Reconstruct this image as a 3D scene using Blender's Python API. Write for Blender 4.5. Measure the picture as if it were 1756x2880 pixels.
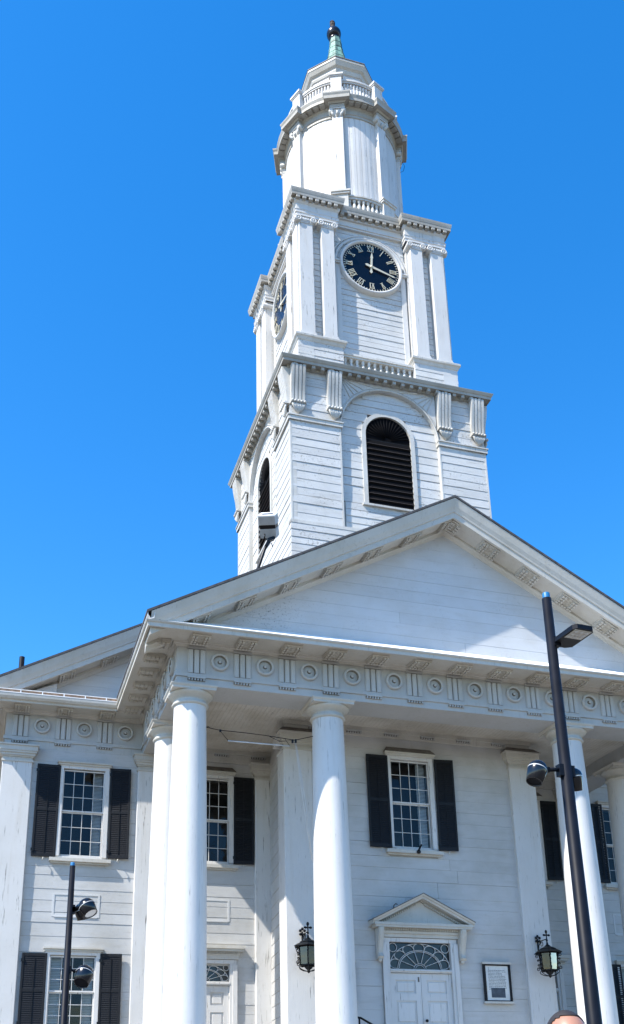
import bpy, bmesh, math, random
from mathutils import Vector, Matrix
R = math.radians
random.seed(7)
sc = bpy.context.scene
for o in list(bpy.data.objects): bpy.data.objects.remove(o)

# ------------------------------------------------------------------ camera, sky, sun, exposure
cam_d = bpy.data.cameras.new('camera'); cam = bpy.data.objects.new('camera', cam_d)
sc.collection.objects.link(cam); sc.camera = cam
yaw, pit, rol = 0.299866, 0.343246, -0.018911
fw = Vector((math.sin(yaw)*math.cos(pit), math.cos(yaw)*math.cos(pit), math.sin(pit)))
rt = Vector((math.cos(yaw), -math.sin(yaw), 0)); up = rt.cross(fw)
r2 = rt*math.cos(rol)+up*math.sin(rol); u2 = up*math.cos(rol)-rt*math.sin(rol)
m3 = Matrix((r2, u2, -fw)).transposed()
cam.matrix_world = Matrix.Translation((-9.8405, -19.4329, 1.5)) @ m3.to_4x4()
cam_d.sensor_fit = 'VERTICAL'; cam_d.sensor_height = 24.0
cam_d.lens = 2864.41/2880*24.0
cam_d.shift_x = (878-832.3)/2880; cam_d.shift_y = (2121.35-1440)/2880
cam_d.clip_start = 0.1; cam_d.clip_end = 3000
sc.render.resolution_x = 624; sc.render.resolution_y = 1024

SUN_AZ, SUN_EL = 68.5, 50.5            # azimuth: degrees to the left of straight out from the front
to_sun = Vector((-math.sin(R(SUN_AZ))*math.cos(R(SUN_EL)), -math.cos(R(SUN_AZ))*math.cos(R(SUN_EL)), math.sin(R(SUN_EL))))
w = bpy.data.worlds.new('World'); sc.world = w; w.use_nodes = True
nt = w.node_tree; nt.nodes.clear()
sky = nt.nodes.new('ShaderNodeTexSky'); sky.sky_type = 'NISHITA'; sky.sun_disc = False
sky.sun_elevation = R(SUN_EL); sky.sun_rotation = math.atan2(to_sun.x, to_sun.y)
sky.altitude = 0; sky.air_density = 1.0; sky.dust_density = 0.2; sky.ozone_density = 3.0
hs = nt.nodes.new('ShaderNodeHueSaturation'); hs.inputs['Saturation'].default_value = 1.37; hs.inputs['Hue'].default_value = 0.502
bg = nt.nodes.new('ShaderNodeBackground'); bg.inputs['Strength'].default_value = 0.148
wo = nt.nodes.new('ShaderNodeOutputWorld')
nt.links.new(sky.outputs[0], hs.inputs['Color']); nt.links.new(hs.outputs[0], bg.inputs['Color']); nt.links.new(bg.outputs[0], wo.inputs['Surface'])
sd = bpy.data.lights.new('sun', 'SUN'); sd.energy = 4.0; sd.angle = R(0.53); sd.color = (1.0, 0.95, 0.87)
so = bpy.data.objects.new('sun', sd); sc.collection.objects.link(so)
so.rotation_euler = (-to_sun).to_track_quat('-Z', 'Y').to_euler(); so.location = (-40, -20, 60)
sc.view_settings.view_transform = 'Standard'; sc.view_settings.look = 'None'
sc.view_settings.gamma = 1.0; sc.view_settings.exposure = 1.2; sc.view_settings.use_curve_mapping = False

# ------------------------------------------------------------------ materials
MATS = {}
def mat_base(name):
    m = bpy.data.materials.new(name); m.use_nodes = True; MATS[name] = m
    n = m.node_tree; b = n.nodes['Principled BSDF']
    return m, n, b
def simple(name, col, rough=.5, metal=0., spec=.5, noise=0., nscale=8.):
    m, n, b = mat_base(name)
    b.inputs['Roughness'].default_value = rough; b.inputs['Metallic'].default_value = metal
    b.inputs['Specular IOR Level'].default_value = spec
    if noise:
        g = n.nodes.new('ShaderNodeNewGeometry'); t = n.nodes.new('ShaderNodeTexNoise'); t.inputs['Scale'].default_value = nscale; t.inputs['Detail'].default_value = 6
        mr = n.nodes.new('ShaderNodeMapRange'); mr.inputs['From Min'].default_value = .3; mr.inputs['From Max'].default_value = .7
        mr.inputs['To Min'].default_value = 1-noise; mr.inputs['To Max'].default_value = 1+noise
        mx = n.nodes.new('ShaderNodeMix'); mx.data_type = 'RGBA'; mx.blend_type = 'MULTIPLY'; mx.inputs['Factor'].default_value = 1
        mx.inputs[6].default_value = (*col, 1)
        n.links.new(g.outputs['Position'], t.inputs['Vector']); n.links.new(t.outputs[0], mr.inputs[0]); n.links.new(mr.outputs[0], mx.inputs[7]); n.links.new(mx.outputs[2], b.inputs['Base Color'])
    else: b.inputs['Base Color'].default_value = (*col, 1)
    return m
def paint(name, base=(.61, .61, .60), dirt=(.42, .38, .31), grime_shade=.35, streak=.25, crack=.15, peel=.1, rough=.55, vary=.05, soot=0., vert=True, bump=.25, patch=None):
    """old oil paint on wood: broad dirt, rain streaks, hairline cracks, flaked spots"""
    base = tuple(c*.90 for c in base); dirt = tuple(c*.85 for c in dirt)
    m, n, b = mat_base(name); L = n.links.new
    def N(t): return n.nodes.new(t)
    g = N('ShaderNodeNewGeometry')
    def noise(scale, detail, vec, rough_=.6):
        t = N('ShaderNodeTexNoise'); t.inputs['Scale'].default_value = scale; t.inputs['Detail'].default_value = detail; t.inputs['Roughness'].default_value = rough_
        L(vec, t.inputs['Vector']); return t.outputs[0]
    def ramp(v, a, c, lo=0., hi=1.):
        r = N('ShaderNodeMapRange'); r.inputs[1].default_value = a; r.inputs[2].default_value = c; r.inputs[3].default_value = lo; r.inputs[4].default_value = hi
        L(v, r.inputs[0]); return r.outputs[0]
    def mul(a, c):
        r = N('ShaderNodeMath'); r.operation = 'MULTIPLY'
        for i, x in enumerate((a, c)):
            if isinstance(x, (int, float)): r.inputs[i].default_value = x
            else: L(x, r.inputs[i])
        return r.outputs[0]
    def mixc(f, a, c, bt='MIX'):
        x = N('ShaderNodeMix'); x.data_type = 'RGBA'; x.blend_type = bt
        if isinstance(f, (int, float)): x.inputs[0].default_value = f
        else: L(f, x.inputs[0])
        for i, q in ((6, a), (7, c)):
            if isinstance(q, tuple): x.inputs[i].default_value = (*q, 1)
            else: L(q, x.inputs[i])
        return x.outputs[2]
    pos = g.outputs['Position']
    vm = N('ShaderNodeVectorMath'); vm.operation = 'MULTIPLY'; vm.inputs[1].default_value = (7, 7, .55) if vert else (1.2, 7, 7); L(pos, vm.inputs[0])
    vc = N('ShaderNodeVectorMath'); vc.operation = 'MULTIPLY'; vc.inputs[1].default_value = (30, 30, 1.6) if vert else (1.8, 30, 45); L(pos, vc.inputs[0])
    col = mixc(mul(ramp(noise(.9, 8, pos), .42, .72), grime_shade), base, dirt)
    col = mixc(mul(ramp(noise(1., 5, vm.outputs[0]), .52, .78), streak), col, (dirt[0]*1.1, dirt[1]*1.05, dirt[2]))
    cr = mul(ramp(noise(1., 3, vc.outputs[0]), .62, .67), ramp(noise(1.7, 4, pos), .42, .6, 0, crack*2))
    col = mixc(cr, col, (.16, .15, .13))
    pl = mul(ramp(noise(16., 5, pos, .7), .575, .61), ramp(noise(1.1, 4, pos), .46, .62, 0, peel*3))
    col = mixc(pl, col, (.27, .25, .22))
    if patch:
        dn = N('ShaderNodeVectorMath'); dn.operation = 'DISTANCE'; dn.inputs[1].default_value = patch[0]; L(pos, dn.inputs[0])
        pm_ = mul(ramp(noise(19., 6, pos, .75), .57, .60), ramp(dn.outputs['Value'], patch[1], patch[1]*.2, 0., .75))
        col = mixc(pm_, col, (.10, .10, .10))
    oi = N('ShaderNodeObjectInfo')
    col = mixc(1., col, ramp(oi.outputs['Random'], 0, 1, 1-vary, 1+vary*.2), 'MULTIPLY')
    L(col, b.inputs['Base Color']); b.inputs['Roughness'].default_value = rough; b.inputs['Specular IOR Level'].default_value = .35
    bp = N('ShaderNodeBump'); bp.inputs['Strength'].default_value = bump; bp.inputs['Distance'].default_value = .012
    L(noise(9., 8, vm.outputs[0] if vert else vc.outputs[0]), bp.inputs['Height']); L(bp.outputs[0], b.inputs['Normal'])
    return m
paint('white_paint', grime_shade=.28, streak=.22, crack=.10, peel=.06, vert=False)
paint('tympanum_paint', base=(.60, .605, .61), dirt=(.42, .38, .31), grime_shade=.28, streak=.22, crack=.10, peel=.08, vert=False, patch=((-4.55, 0, 12.15), 1.15))
paint('porch_shade_paint', base=(.535, .53, .515), dirt=(.31, .29, .24), grime_shade=.45, streak=.3, crack=.10, peel=.06, vert=False)  # aged paint, with the portico's dimmer, warmer light put into its base colour
paint('smooth_paint', base=(.65, .635, .61), grime_shade=.2, streak=.28, crack=.5, peel=.05)
paint('column_paint', base=(.66, .65, .63), grime_shade=.16, streak=.22, crack=.28, peel=.02)
paint('trim_paint', base=(.57, .545, .49), dirt=(.40, .36, .28), grime_shade=.5, streak=.35, crack=.12, peel=.12)
paint('soffit_paint', base=(.60, .565, .50), dirt=(.36, .31, .23), grime_shade=.7, streak=.2, crack=.05, peel=.2)
paint('frieze_paint', base=(.50, .50, .485), dirt=(.36, .34, .29), grime_shade=.4, streak=.3, crack=.1, peel=.1)
paint('weathered_paint', base=(.64, .635, .615), dirt=(.40, .37, .31), grime_shade=.35, streak=.3, crack=.4, peel=.35, vert=False, vary=.09, bump=.5)
paint('weathered_trim', base=(.62, .605, .565), dirt=(.36, .33, .27), grime_shade=.55, streak=.4, crack=.35, peel=.3)
paint('grey_cornice_paint', base=(.42, .40, .355), dirt=(.28, .25, .20), grime_shade=.6, streak=.45, crack=.3, peel=.35)
simple('black_paint', (.006, .0068, .009), .6, 0, .3, noise=.25, nscale=20)
simple('louvre_paint', (.003, .003, .004), .9, 0, .08, noise=.3, nscale=14)
simple('louvre_edge', (.075, .055, .045), .7, noise=.4, nscale=20)
simple('grime_shade', (.37, .34, .285), .9, noise=.3, nscale=20)  # shadow and dirt between the mutule pegs, put into the colour
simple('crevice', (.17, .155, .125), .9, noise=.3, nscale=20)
simple('iron', (.012, .012, .013), .4, .6, noise=.2, nscale=30)
simple('pole_paint', (.005, .0065, .011), .5, 0, .14, noise=.3, nscale=6)
simple('pole_gloss', (.006, .0075, .011), .2, 0, .5)
simple('blue_plastic', (.012, .14, .32), .45)
simple('lens', (.55, .56, .57), .15)
simple('lamp_diffuser', (.42, .40, .36), .25, noise=.2, nscale=60)
simple('dial', (.002, .0028, .006), .25, 0, .3)
simple('gold', (.60, .55, .41), .45, .15)
simple('interior', (.022, .022, .025), .9)
simple('blind', (.74, .74, .72), .8)
simple('dark_glass', (.006, .007, .009), .12)
simple('roof_shingle', (.055, .055, .06), .9, noise=.35, nscale=9)
simple('flashing', (.12, .105, .09), .7, noise=.3, nscale=9)
simple('white_flashing', (.80, .79, .77), .55, noise=.08, nscale=5)
simple('gutter_metal', (.56, .55, .53), .45, noise=.2, nscale=4)
simple('rust_wood', (.42, .27, .18), .8, noise=.3, nscale=12)
simple('ball_metal', (.012, .015, .022), .3, .4)
simple('finial_rust', (.035, .028, .026), .85, noise=.5, nscale=25)
simple('cabinet_metal', (.46, .46, .455), .5, 0, .5, noise=.1, nscale=6)
simple('cabinet_top', (.85, .85, .83), .5)
simple('paper', (.60, .60, .57), .8, noise=.08, nscale=10)
simple('ink', (.012, .012, .015), .8)
simple('photo_print', (.045, .06, .08), .5, noise=.4, nscale=9)
simple('skin', (.36, .175, .115), .42, noise=.1, nscale=14)
simple('hair', (.022, .016, .013), .6)
simple('shirt', (.10, .12, .17), .85, noise=.15, nscale=9)
simple('trousers', (.06, .06, .065), .85)
simple('shoe', (.03, .03, .03), .6)
simple('eye', (.03, .02, .02), .2)
simple('step_stone', (.40, .385, .36), .85, noise=.2, nscale=5)
simple('glass_bulb', (.55, .53, .47), .3)
def copper():
    m, n, b = mat_base('copper_patina'); L = n.links.new
    g = n.nodes.new('ShaderNodeNewGeometry'); t = n.nodes.new('ShaderNodeTexNoise'); t.inputs['Scale'].default_value = 7; t.inputs['Detail'].default_value = 8
    cr = n.nodes.new('ShaderNodeValToRGB'); e = cr.color_ramp.elements
    e[0].position = .34; e[0].color = (.04, .075, .062, 1); e[1].position = .66; e[1].color = (.17, .33, .27, 1)
    x = e.new(.5); x.color = (.115, .24, .19, 1)
    oi = n.nodes.new('ShaderNodeObjectInfo'); mr = n.nodes.new('ShaderNodeMapRange'); mr.inputs[3].default_value = .65; mr.inputs[4].default_value = 1.15
    mx = n.nodes.new('ShaderNodeMix'); mx.data_type = 'RGBA'; mx.blend_type = 'MULTIPLY'; mx.inputs[0].default_value = 1
    L(g.outputs['Position'], t.inputs['Vector']); L(t.outputs[0], cr.inputs[0]); L(oi.outputs['Random'], mr.inputs[0]); L(cr.outputs[0], mx.inputs[6]); L(mr.outputs[0], mx.inputs[7]); L(mx.outputs[2], b.inputs['Base Color'])
    b.inputs['Roughness'].default_value = .65
copper()
def glass(name, tint=(.55, .60, .62), ior=1.55):
    m = bpy.data.materials.new(name); m.use_nodes = True; MATS[name] = m; n = m.node_tree; n.nodes.clear(); L = n.links.new
    o = n.nodes.new('ShaderNodeOutputMaterial'); mx = n.nodes.new('ShaderNodeMixShader'); f = n.nodes.new('ShaderNodeFresnel'); f.inputs[0].default_value = ior
    tr = n.nodes.new('ShaderNodeBsdfTransparent'); tr.inputs[0].default_value = (*tint, 1); gl = n.nodes.new('ShaderNodeBsdfGlossy'); gl.inputs['Roughness'].default_value = .02
    g = n.nodes.new('ShaderNodeNewGeometry'); t = n.nodes.new('ShaderNodeTexNoise'); t.inputs['Scale'].default_value = 3.5
    bp = n.nodes.new('ShaderNodeBump'); bp.inputs['Strength'].default_value = .12; bp.inputs['Distance'].default_value = .03
    L(g.outputs['Position'], t.inputs['Vector']); L(t.outputs[0], bp.inputs['Height']); L(bp.outputs[0], gl.inputs['Normal'])
    L(f.outputs[0], mx.inputs[0]); L(tr.outputs[0], mx.inputs[1]); L(gl.outputs[0], mx.inputs[2]); L(mx.outputs[0], o.inputs['Surface'])
glass('glass', (.80, .82, .83), 1.42)
glass('lantern_glass', (.16, .155, .15), 1.5)
def plaza():
    m, n, b = mat_base('paving'); L = n.links.new
    g = n.nodes.new('ShaderNodeNewGeometry'); br = n.nodes.new('ShaderNodeTexBrick'); br.inputs['Scale'].default_value = .8
    br.inputs['Color1'].default_value = (.135, .115, .09, 1); br.inputs['Color2'].default_value = (.115, .10, .078, 1); br.inputs['Mortar'].default_value = (.09, .085, .075, 1); br.inputs['Mortar Size'].default_value = .008
    t = n.nodes.new('ShaderNodeTexNoise'); t.inputs['Scale'].default_value = .7; t.inputs['Detail'].default_value = 8
    mr = n.nodes.new('ShaderNodeMapRange'); mr.inputs[3].default_value = .75; mr.inputs[4].default_value = 1.15
    mx = n.nodes.new('ShaderNodeMix'); mx.data_type = 'RGBA'; mx.blend_type = 'MULTIPLY'; mx.inputs[0].default_value = 1
    L(g.outputs['Position'], br.inputs['Vector']); L(g.outputs['Position'], t.inputs['Vector']); L(t.outputs[0], mr.inputs[0]); L(br.outputs[0], mx.inputs[6]); L(mr.outputs[0], mx.inputs[7]); L(mx.outputs[2], b.inputs['Base Color'])
    b.inputs['Roughness'].default_value = .8
plaza()

# ------------------------------------------------------------------ mesh builder
COL = sc.collection
class MB:
    def __init__(s): s.v = []; s.f = []; s.s = []
    def add(s, v, f, smooth=False):
        o = len(s.v); s.v += [tuple(p) for p in v]; s.f += [tuple(i+o for i in q) for q in f]; s.s += [smooth]*len(f); return s
    def hexa(s, p, smooth=False): return s.add(p, [(0, 3, 2, 1), (4, 5, 6, 7), (0, 1, 5, 4), (1, 2, 6, 5), (2, 3, 7, 6), (3, 0, 4, 7)], smooth)
    def box(s, x0, x1, y0, y1, z0, z1):
        return s.hexa([(x0, y0, z0), (x1, y0, z0), (x1, y1, z0), (x0, y1, z0), (x0, y0, z1), (x1, y0, z1), (x1, y1, z1), (x0, y1, z1)])
    def bev(s, x0, x1, y0, y1, z0, z1, b=.012):     # box whose front (-y) edges are chamfered
        s.add([(x0, y1, z0), (x1, y1, z0), (x1, y1, z1), (x0, y1, z1), (x0, y0+b, z0), (x1, y0+b, z0), (x1, y0+b, z1), (x0, y0+b, z1), (x0+b, y0, z0+b), (x1-b, y0, z0+b), (x1-b, y0, z1-b), (x0+b, y0, z1-b)],
              [(0, 1, 2, 3), (0, 4, 5, 1), (1, 5, 6, 2), (2, 6, 7, 3), (3, 7, 4, 0), (4, 8, 9, 5), (5, 9, 10, 6), (6, 10, 11, 7), (7, 11, 8, 4), (8, 11, 10, 9)]); return s
    def ext(s, pts, axis, a, b, smooth=False):       # 2D polygon extruded; axis x: pts=(y,z); y: (x,z); z: (x,y)
        def P(p, t): return (t, p[0], p[1]) if axis == 'x' else (p[0], t, p[1]) if axis == 'y' else (p[0], p[1], t)
        n = len(pts); v = [P(p, a) for p in pts]+[P(p, b) for p in pts]
        o = len(s.v); s.add(v, [(i, (i+1) % n, n+(i+1) % n, n+i) for i in range(n)], smooth)
        s.f += [tuple(o+i for i in range(n))[::-1], tuple(o+n+i for i in range(n))]; s.s += [False, False]; return s
    def sweep(s, prof, path, closed=False, caps=True):   # prof: (out, z); outward is right of travel
        n = len(path); k = len(prof); st = []
        for i in range(n):
            p = Vector(path[i]).to_2d() if len(path[i]) > 2 else Vector(path[i])
            def nrm(a, b):
                d = (Vector(b)-Vector(a)).normalized(); return Vector((d.y, -d.x))
            n1 = nrm(path[i-1], path[i]) if (i > 0 or closed) else None
            n2 = nrm(path[i], path[(i+1) % n]) if (i < n-1 or closed) else None
            if n1 is None: m = n2
            elif n2 is None: m = n1
            else:
                m = (n1+n2).normalized(); m = m/max(.2, m.dot(n1))
            st.append([(p.x+m.x*o, p.y+m.y*o, z) for o, z in prof])
        v = [q for r_ in st for q in r_]; f = []
        for i in range(n if closed else n-1):
            j = (i+1) % n
            for a in range(k-1): f.append((i*k+a, j*k+a, j*k+a+1, i*k+a+1))
        o = len(s.v); s.add(v, f)
        if caps and not closed:
            s.f += [tuple(o+a for a in range(k)), tuple(o+(n-1)*k+a for a in range(k))[::-1]]; s.s += [False, False]
        return s
    def lathe(s, prof, n=24, c=(0, 0, 0), axis='z', smooth=True, a0=0.):
        k = len(prof); v = []; f = []
        for i in range(n):
            a = a0+2*math.pi*i/n
            for r_, h in prof:
                p = (r_*math.cos(a), r_*math.sin(a), h) if axis == 'z' else (r_*math.cos(a), h, r_*math.sin(a)) if axis == 'y' else (h, r_*math.cos(a), r_*math.sin(a))
                v.append((p[0]+c[0], p[1]+c[1], p[2]+c[2]))
        for i in range(n):
            j = (i+1) % n
            for a in range(k-1): f.append((i*k+a, j*k+a, j*k+a+1, i*k+a+1))
        return s.add(v, f, smooth)
    def tube(s, pts, r_, n=6, smooth=True, flat=None):
        pts = [Vector(p) for p in pts]; v = []; f = []; m = len(pts); ref = None
        for i, p in enumerate(pts):
            d = (pts[min(i+1, m-1)]-pts[max(i-1, 0)]).normalized()
            if ref is None: ref = Vector((0, 0, 1)) if abs(d.z) < .9 else Vector((1, 0, 0))
            a = d.cross(ref).normalized(); b = a.cross(d).normalized(); ref = b
            rr = r_[i] if isinstance(r_, (list, tuple)) else r_
            for q in range(n):
                t = 2*math.pi*q/n; v.append(p+a*math.cos(t)*rr+b*math.sin(t)*rr)
        for i in range(m-1):
            for q in range(n): f.append((i*n+q, i*n+(q+1) % n, (i+1)*n+(q+1) % n, (i+1)*n+q))
        o = len(s.v); s.add(v, f, smooth); s.f += [tuple(o+q for q in range(n)), tuple(o+(m-1)*n+q for q in range(n))[::-1]]; s.s += [False, False]; return s
    def sphere(s, c, rx, ry=None, rz=None, n=20, m=12):
        ry = ry or rx; rz = rz or rx; v = []; f = []
        for j in range(m+1):
            t = math.pi*j/m
            for i in range(n):
                a = 2*math.pi*i/n; v.append((c[0]+rx*math.sin(t)*math.cos(a), c[1]+ry*math.sin(t)*math.sin(a), c[2]+rz*math.cos(t)))
        for j in range(m):
            for i in range(n): f.append((j*n+i, j*n+(i+1) % n, (j+1)*n+(i+1) % n, (j+1)*n+i))
        return s.add(v, f, True)
    def merge(s, o, M=None):
        v = [tuple(M @ Vector(p)) for p in o.v] if M else o.v
        k = len(s.v); s.v += v; s.f += [tuple(i+k for i in q) for q in o.f]; s.s += o.s; return s
    def mesh(s, name, mat):
        me = bpy.data.meshes.new(name); me.from_pydata(s.v, [], s.f); me.polygons.foreach_set('use_smooth', s.s)
        bm = bmesh.new(); bm.from_mesh(me); bmesh.ops.remove_doubles(bm, verts=bm.verts, dist=1e-5); bmesh.ops.recalc_face_normals(bm, faces=bm.faces); bm.to_mesh(me); bm.free()
        me.materials.append(MATS[mat]); me.update(); return me
def link(name, data, parent=None, loc=None, rz=0., kind=None, label=None, cat=None, group=None):
    o = bpy.data.objects.new(name, data); COL.objects.link(o); o.parent = parent
    if loc is not None: o.location = loc
    if rz: o.rotation_euler = (0, 0, rz)
    if kind: o['kind'] = kind
    if label: o['label'] = label
    if cat: o['category'] = cat
    if group: o['group'] = group
    return o
def part(name, mb, mat, parent, **k): return link(name, mb.mesh(name, mat), parent, **k)
def thing(name, label, cat, loc=(0, 0, 0), group=None): return link(name, None, None, loc=loc, label=label, cat=cat, group=group)

# boards: each weatherboard is its own object; sizes share mesh data
BC = {}
def board_mb(w_, h, t=.03, lap=.008, g=.004):
    c = .006 if lap > .004 else .003
    return MB().add([(0, 0, g), (w_, 0, g), (w_, 0, h-g), (0, 0, h-g), (0, -t-lap, g+c), (w_, -t-lap, g+c), (w_, -t+.004, h-g), (0, -t+.004, h-g), (0, -t, g), (w_, -t, g)],
        [(0, 3, 2, 1), (0, 1, 9, 8), (8, 9, 5, 4), (4, 5, 6, 7), (7, 6, 2, 3), (0, 8, 4, 7, 3), (1, 2, 6, 5, 9)])
def rows(z0, z1, pitch, jit=.06):
    n = max(1, round((z1-z0)/pitch)); h = (z1-z0)/n; z = [z0+i*h for i in range(n+1)]
    for i in range(1, n): z[i] += random.uniform(-jit, jit)*h
    return z
def cut(x0, x1, za, zb, holes):
    iv = [(x0, x1)]
    for hx0, hx1, hz0, hz1 in holes:
        if min(zb, hz1)-max(za, hz0) > .25*(zb-za):
            nv = []
            for a, b in iv:
                if hx1 <= a or hx0 >= b: nv.append((a, b)); continue
                if hx0-a > .02: nv.append((a, hx0))
                if b-hx1 > .02: nv.append((hx1, b))
            iv = nv
    return iv
def boards(parent, x0, x1, z0, z1, y, pitch, mat, holes=(), joined=False, split=4.2, t=.03, jit=.22, name='board', xf=None):
    zs = rows(z0, z1, pitch, jit); J = MB()
    for i in range(len(zs)-1):
        za, zb = zs[i], zs[i+1]
        xa, xb = (xf(za, zb) if xf else (x0, x1))
        if xb-xa < .05: continue
        for a, b in cut(xa, xb, za, zb, holes):
            segs = [(a, b)]
            if b-a > split:
                k = a+(b-a)*random.uniform(.3, .7); segs = [(a, k-.003), (k+.003, b)]
            for p, q in segs:
                dy = random.uniform(-.0025, .002)
                lp, gp = random.choice(((.0005, .0008), (.001, .001), (.002, .0016), (.0035, .0024)))
                if joined: J.merge(board_mb(q-p, zb-za, t, lp, gp), Matrix.Translation((p, y+dy, za))); continue
                key = (round(q-p, 2), round(zb-za, 3), t, mat, lp)
                if key not in BC: BC[key] = board_mb(q-p, zb-za, t, lp, gp).mesh('board', mat)
                o = link(name, BC[key], parent, loc=(p, y+dy, za)); o.rotation_euler = (random.uniform(-.002, .002), random.uniform(-.0012, .0012), 0)
    if joined: part('boards', J, mat, parent, kind='stuff')
def holed(mb, x0, x1, z0, z1, y0, y1, holes):       # wall slab with rectangular openings
    xs = sorted({x0, x1, *[h[0] for h in holes], *[h[1] for h in holes]}); zs = sorted({z0, z1, *[h[2] for h in holes], *[h[3] for h in holes]})
    for i in range(len(xs)-1):
        j = 0; zz = z0
        run = None
        for j in range(len(zs)-1):
            cx, cz = (xs[i]+xs[i+1])/2, (zs[j]+zs[j+1])/2
            solid = not any(h[0] < cx < h[1] and h[2] < cz < h[3] for h in holes)
            if solid and run is None: run = zs[j]
            if not solid and run is not None: mb.box(xs[i], xs[i+1], y0, y1, run, zs[j]); run = None
        if run is not None: mb.box(xs[i], xs[i+1], y0, y1, run, z1)
    return mb

# ------------------------------------------------------------------ ground
g = MB(); g.box(-900, 900, -900, 900, -.5, 0)
link('ground', g.mesh('ground', 'paving'), kind='structure')

# ================================================================== CHURCH
church = thing('church', 'white clapboard church with columned portico and tall clock steeple', 'church')
FLOOR = 2.2; YB = 4.72; YW = 2.3
st = MB()
st.box(-7.2, 7.2, -.6, 4.9, 0, FLOOR)
part('porch_floor', st, 'step_stone', church)
for i in range(12):
    part('step', MB().box(-7.2-.0, 7.2, -.6-.32*(i+1), -.6-.32*i+.02, 0, FLOOR-.18*(i+1)+.0), 'step_stone', church)

# ---- columns
def column_obj(x, y):
    prof = [(.43, FLOOR+.16)]
    for i in range(13):
        t = i/12; z = FLOOR+.16+(9.79-FLOOR-.16)*t
        prof.append((.425-.082*(t**1.6), z))
    c = MB().lathe(prof, 56, (0, 0, 0))
    o = part('column', c, 'column_paint', church, loc=(x, y, 0))
    cap = MB().lathe([(.343, 9.75), (.375, 9.762), (.392, 9.795), (.375, 9.828), (.352, 9.832), (.352, 9.905), (.372, 9.91), (.372, 9.922), (.388, 9.925), (.388, 9.937), (.405, 9.945), (.46, 9.985), (.482, 10.015), (.47, 10.03)], 40)
    cap.box(-.468, .468, -.468, .468, 10.03, 10.075); cap.sweep([(-.1, 10.075), (0, 10.075), (.012, 10.09), (.027, 10.11), (.03, 10.134), (-.1, 10.134)], [(-.468, -.468), (.468, -.468), (.468, .468), (-.468, .468)], closed=True)
    part('capital', cap, 'trim_paint', o)
    part('base', MB().box(-.58, .58, -.58, .58, FLOOR, FLOOR+.09).lathe([(.56, FLOOR+.09), (.56, FLOOR+.13), (.45, FLOOR+.17)], 40), 'smooth_paint', o)
for x, y in ((-6.04, .42), (-2.95, .42), (3.05, .42), (6.0, .42), (-6.08, 2.62), (6.02, 2.7)): column_obj(x, y)

# ---- entablature shared meshes
def triglyph_mb(w_=.38, h=.61):
    m = MB(); a = w_/2
    m.bev(-a, a, -.012, 0, 0, h, .004)
    for cx in (-w_*.345, 0, w_*.345):
        b = w_*.115
        b = w_*.148
        m.ext([(cx-b, -.012), (cx-b, -.03), (cx-b*.72, -.05), (cx+b*.72, -.05), (cx+b, -.03), (cx+b, -.012)], 'z', .0, h-.07)
    m.box(-a-.008, a+.008, -.062, -.01, h-.05, h)
    return m
def regula_mb(w_=.38):
    m = MB().box(-w_/2, w_/2, -.065, 0, -.035, 0)
    for i in range(6):
        x = -w_/2+w_*(i+.5)/6; q = .013
        m.ext([(x-q*.6, -.035), (x+q*.6, -.035), (x+q*1.5, -.08), (x-q*1.5, -.08)], 'y', -.055, -.016)
    m.box(-w_/2, w_/2, -.014, 0, -.083, -.035); return m
def mutule_mb(slope=0., w_=.40, d=.46, h=.062):
    m = MB(); m.bev(-w_/2, w_/2, -d, 0, -h, 0, .006)
    m.box(-w_/2-.02, w_/2+.02, -d-.03, 0, -.018, .0)
    for i in range(6):
        for j in range(4):
            if i in (2, 3) and j < 3: continue
            x = -w_/2+w_*(i+.5)/6; y = -d+.03+(d-.05)*(j+.5)/4; q = .021
            m.box(x-q, x+q, y-.036, y+.036, -h-.035, -h)
    m.slope = slope; m.h = h
    return m
def mut_mesh(m):
    me = m.mesh('mutule', 'soffit_paint'); me.materials.append(MATS['grime_shade'])
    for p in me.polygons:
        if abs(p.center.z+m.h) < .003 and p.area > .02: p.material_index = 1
    if m.slope:
        for v in me.vertices: v.co.z += m.slope*v.co.x
    return me
def rosette_mb(r_=.2):
    p = [(r_, 0), (r_, -.06), (r_*.95, -.08), (r_*.80, -.08), (r_*.72, -.065), (r_*.66, .002), (r_*.56, -.004), (r_*.30, -.03), (r_*.25, -.028), (r_*.22, -.005), (r_*.18, -.005), (r_*.17, -.06), (r_*.12, -.07), (r_*.0001, -.07)]
    return MB().lathe(p, 28, axis='y')
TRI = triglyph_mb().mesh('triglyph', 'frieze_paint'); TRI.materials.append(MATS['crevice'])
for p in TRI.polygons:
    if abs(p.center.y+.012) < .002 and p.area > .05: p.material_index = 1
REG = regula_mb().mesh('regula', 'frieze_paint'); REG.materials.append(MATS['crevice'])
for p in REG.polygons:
    if abs(p.center.y+.014) < .002 and p.center.z < -.035: p.material_index = 1  # shade in the gaps between guttae painted on as dark faces
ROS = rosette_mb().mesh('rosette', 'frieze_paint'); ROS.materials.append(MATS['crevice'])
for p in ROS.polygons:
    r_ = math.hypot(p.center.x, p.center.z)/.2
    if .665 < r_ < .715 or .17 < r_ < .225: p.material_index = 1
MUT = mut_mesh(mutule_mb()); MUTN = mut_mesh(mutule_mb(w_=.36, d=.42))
path = [(-6.42, YB), (-6.42, 0), (6.42, 0), (6.42, YB)]
arch = part('architrave', MB().sweep([(-.80, 10.46), (-.80, 10.135), (0, 10.135), (0, 10.302), (.035, 10.305), (.035, 10.385), (0, 10.39), (-.1, 10.40)], path), 'frieze_paint', church)
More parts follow.
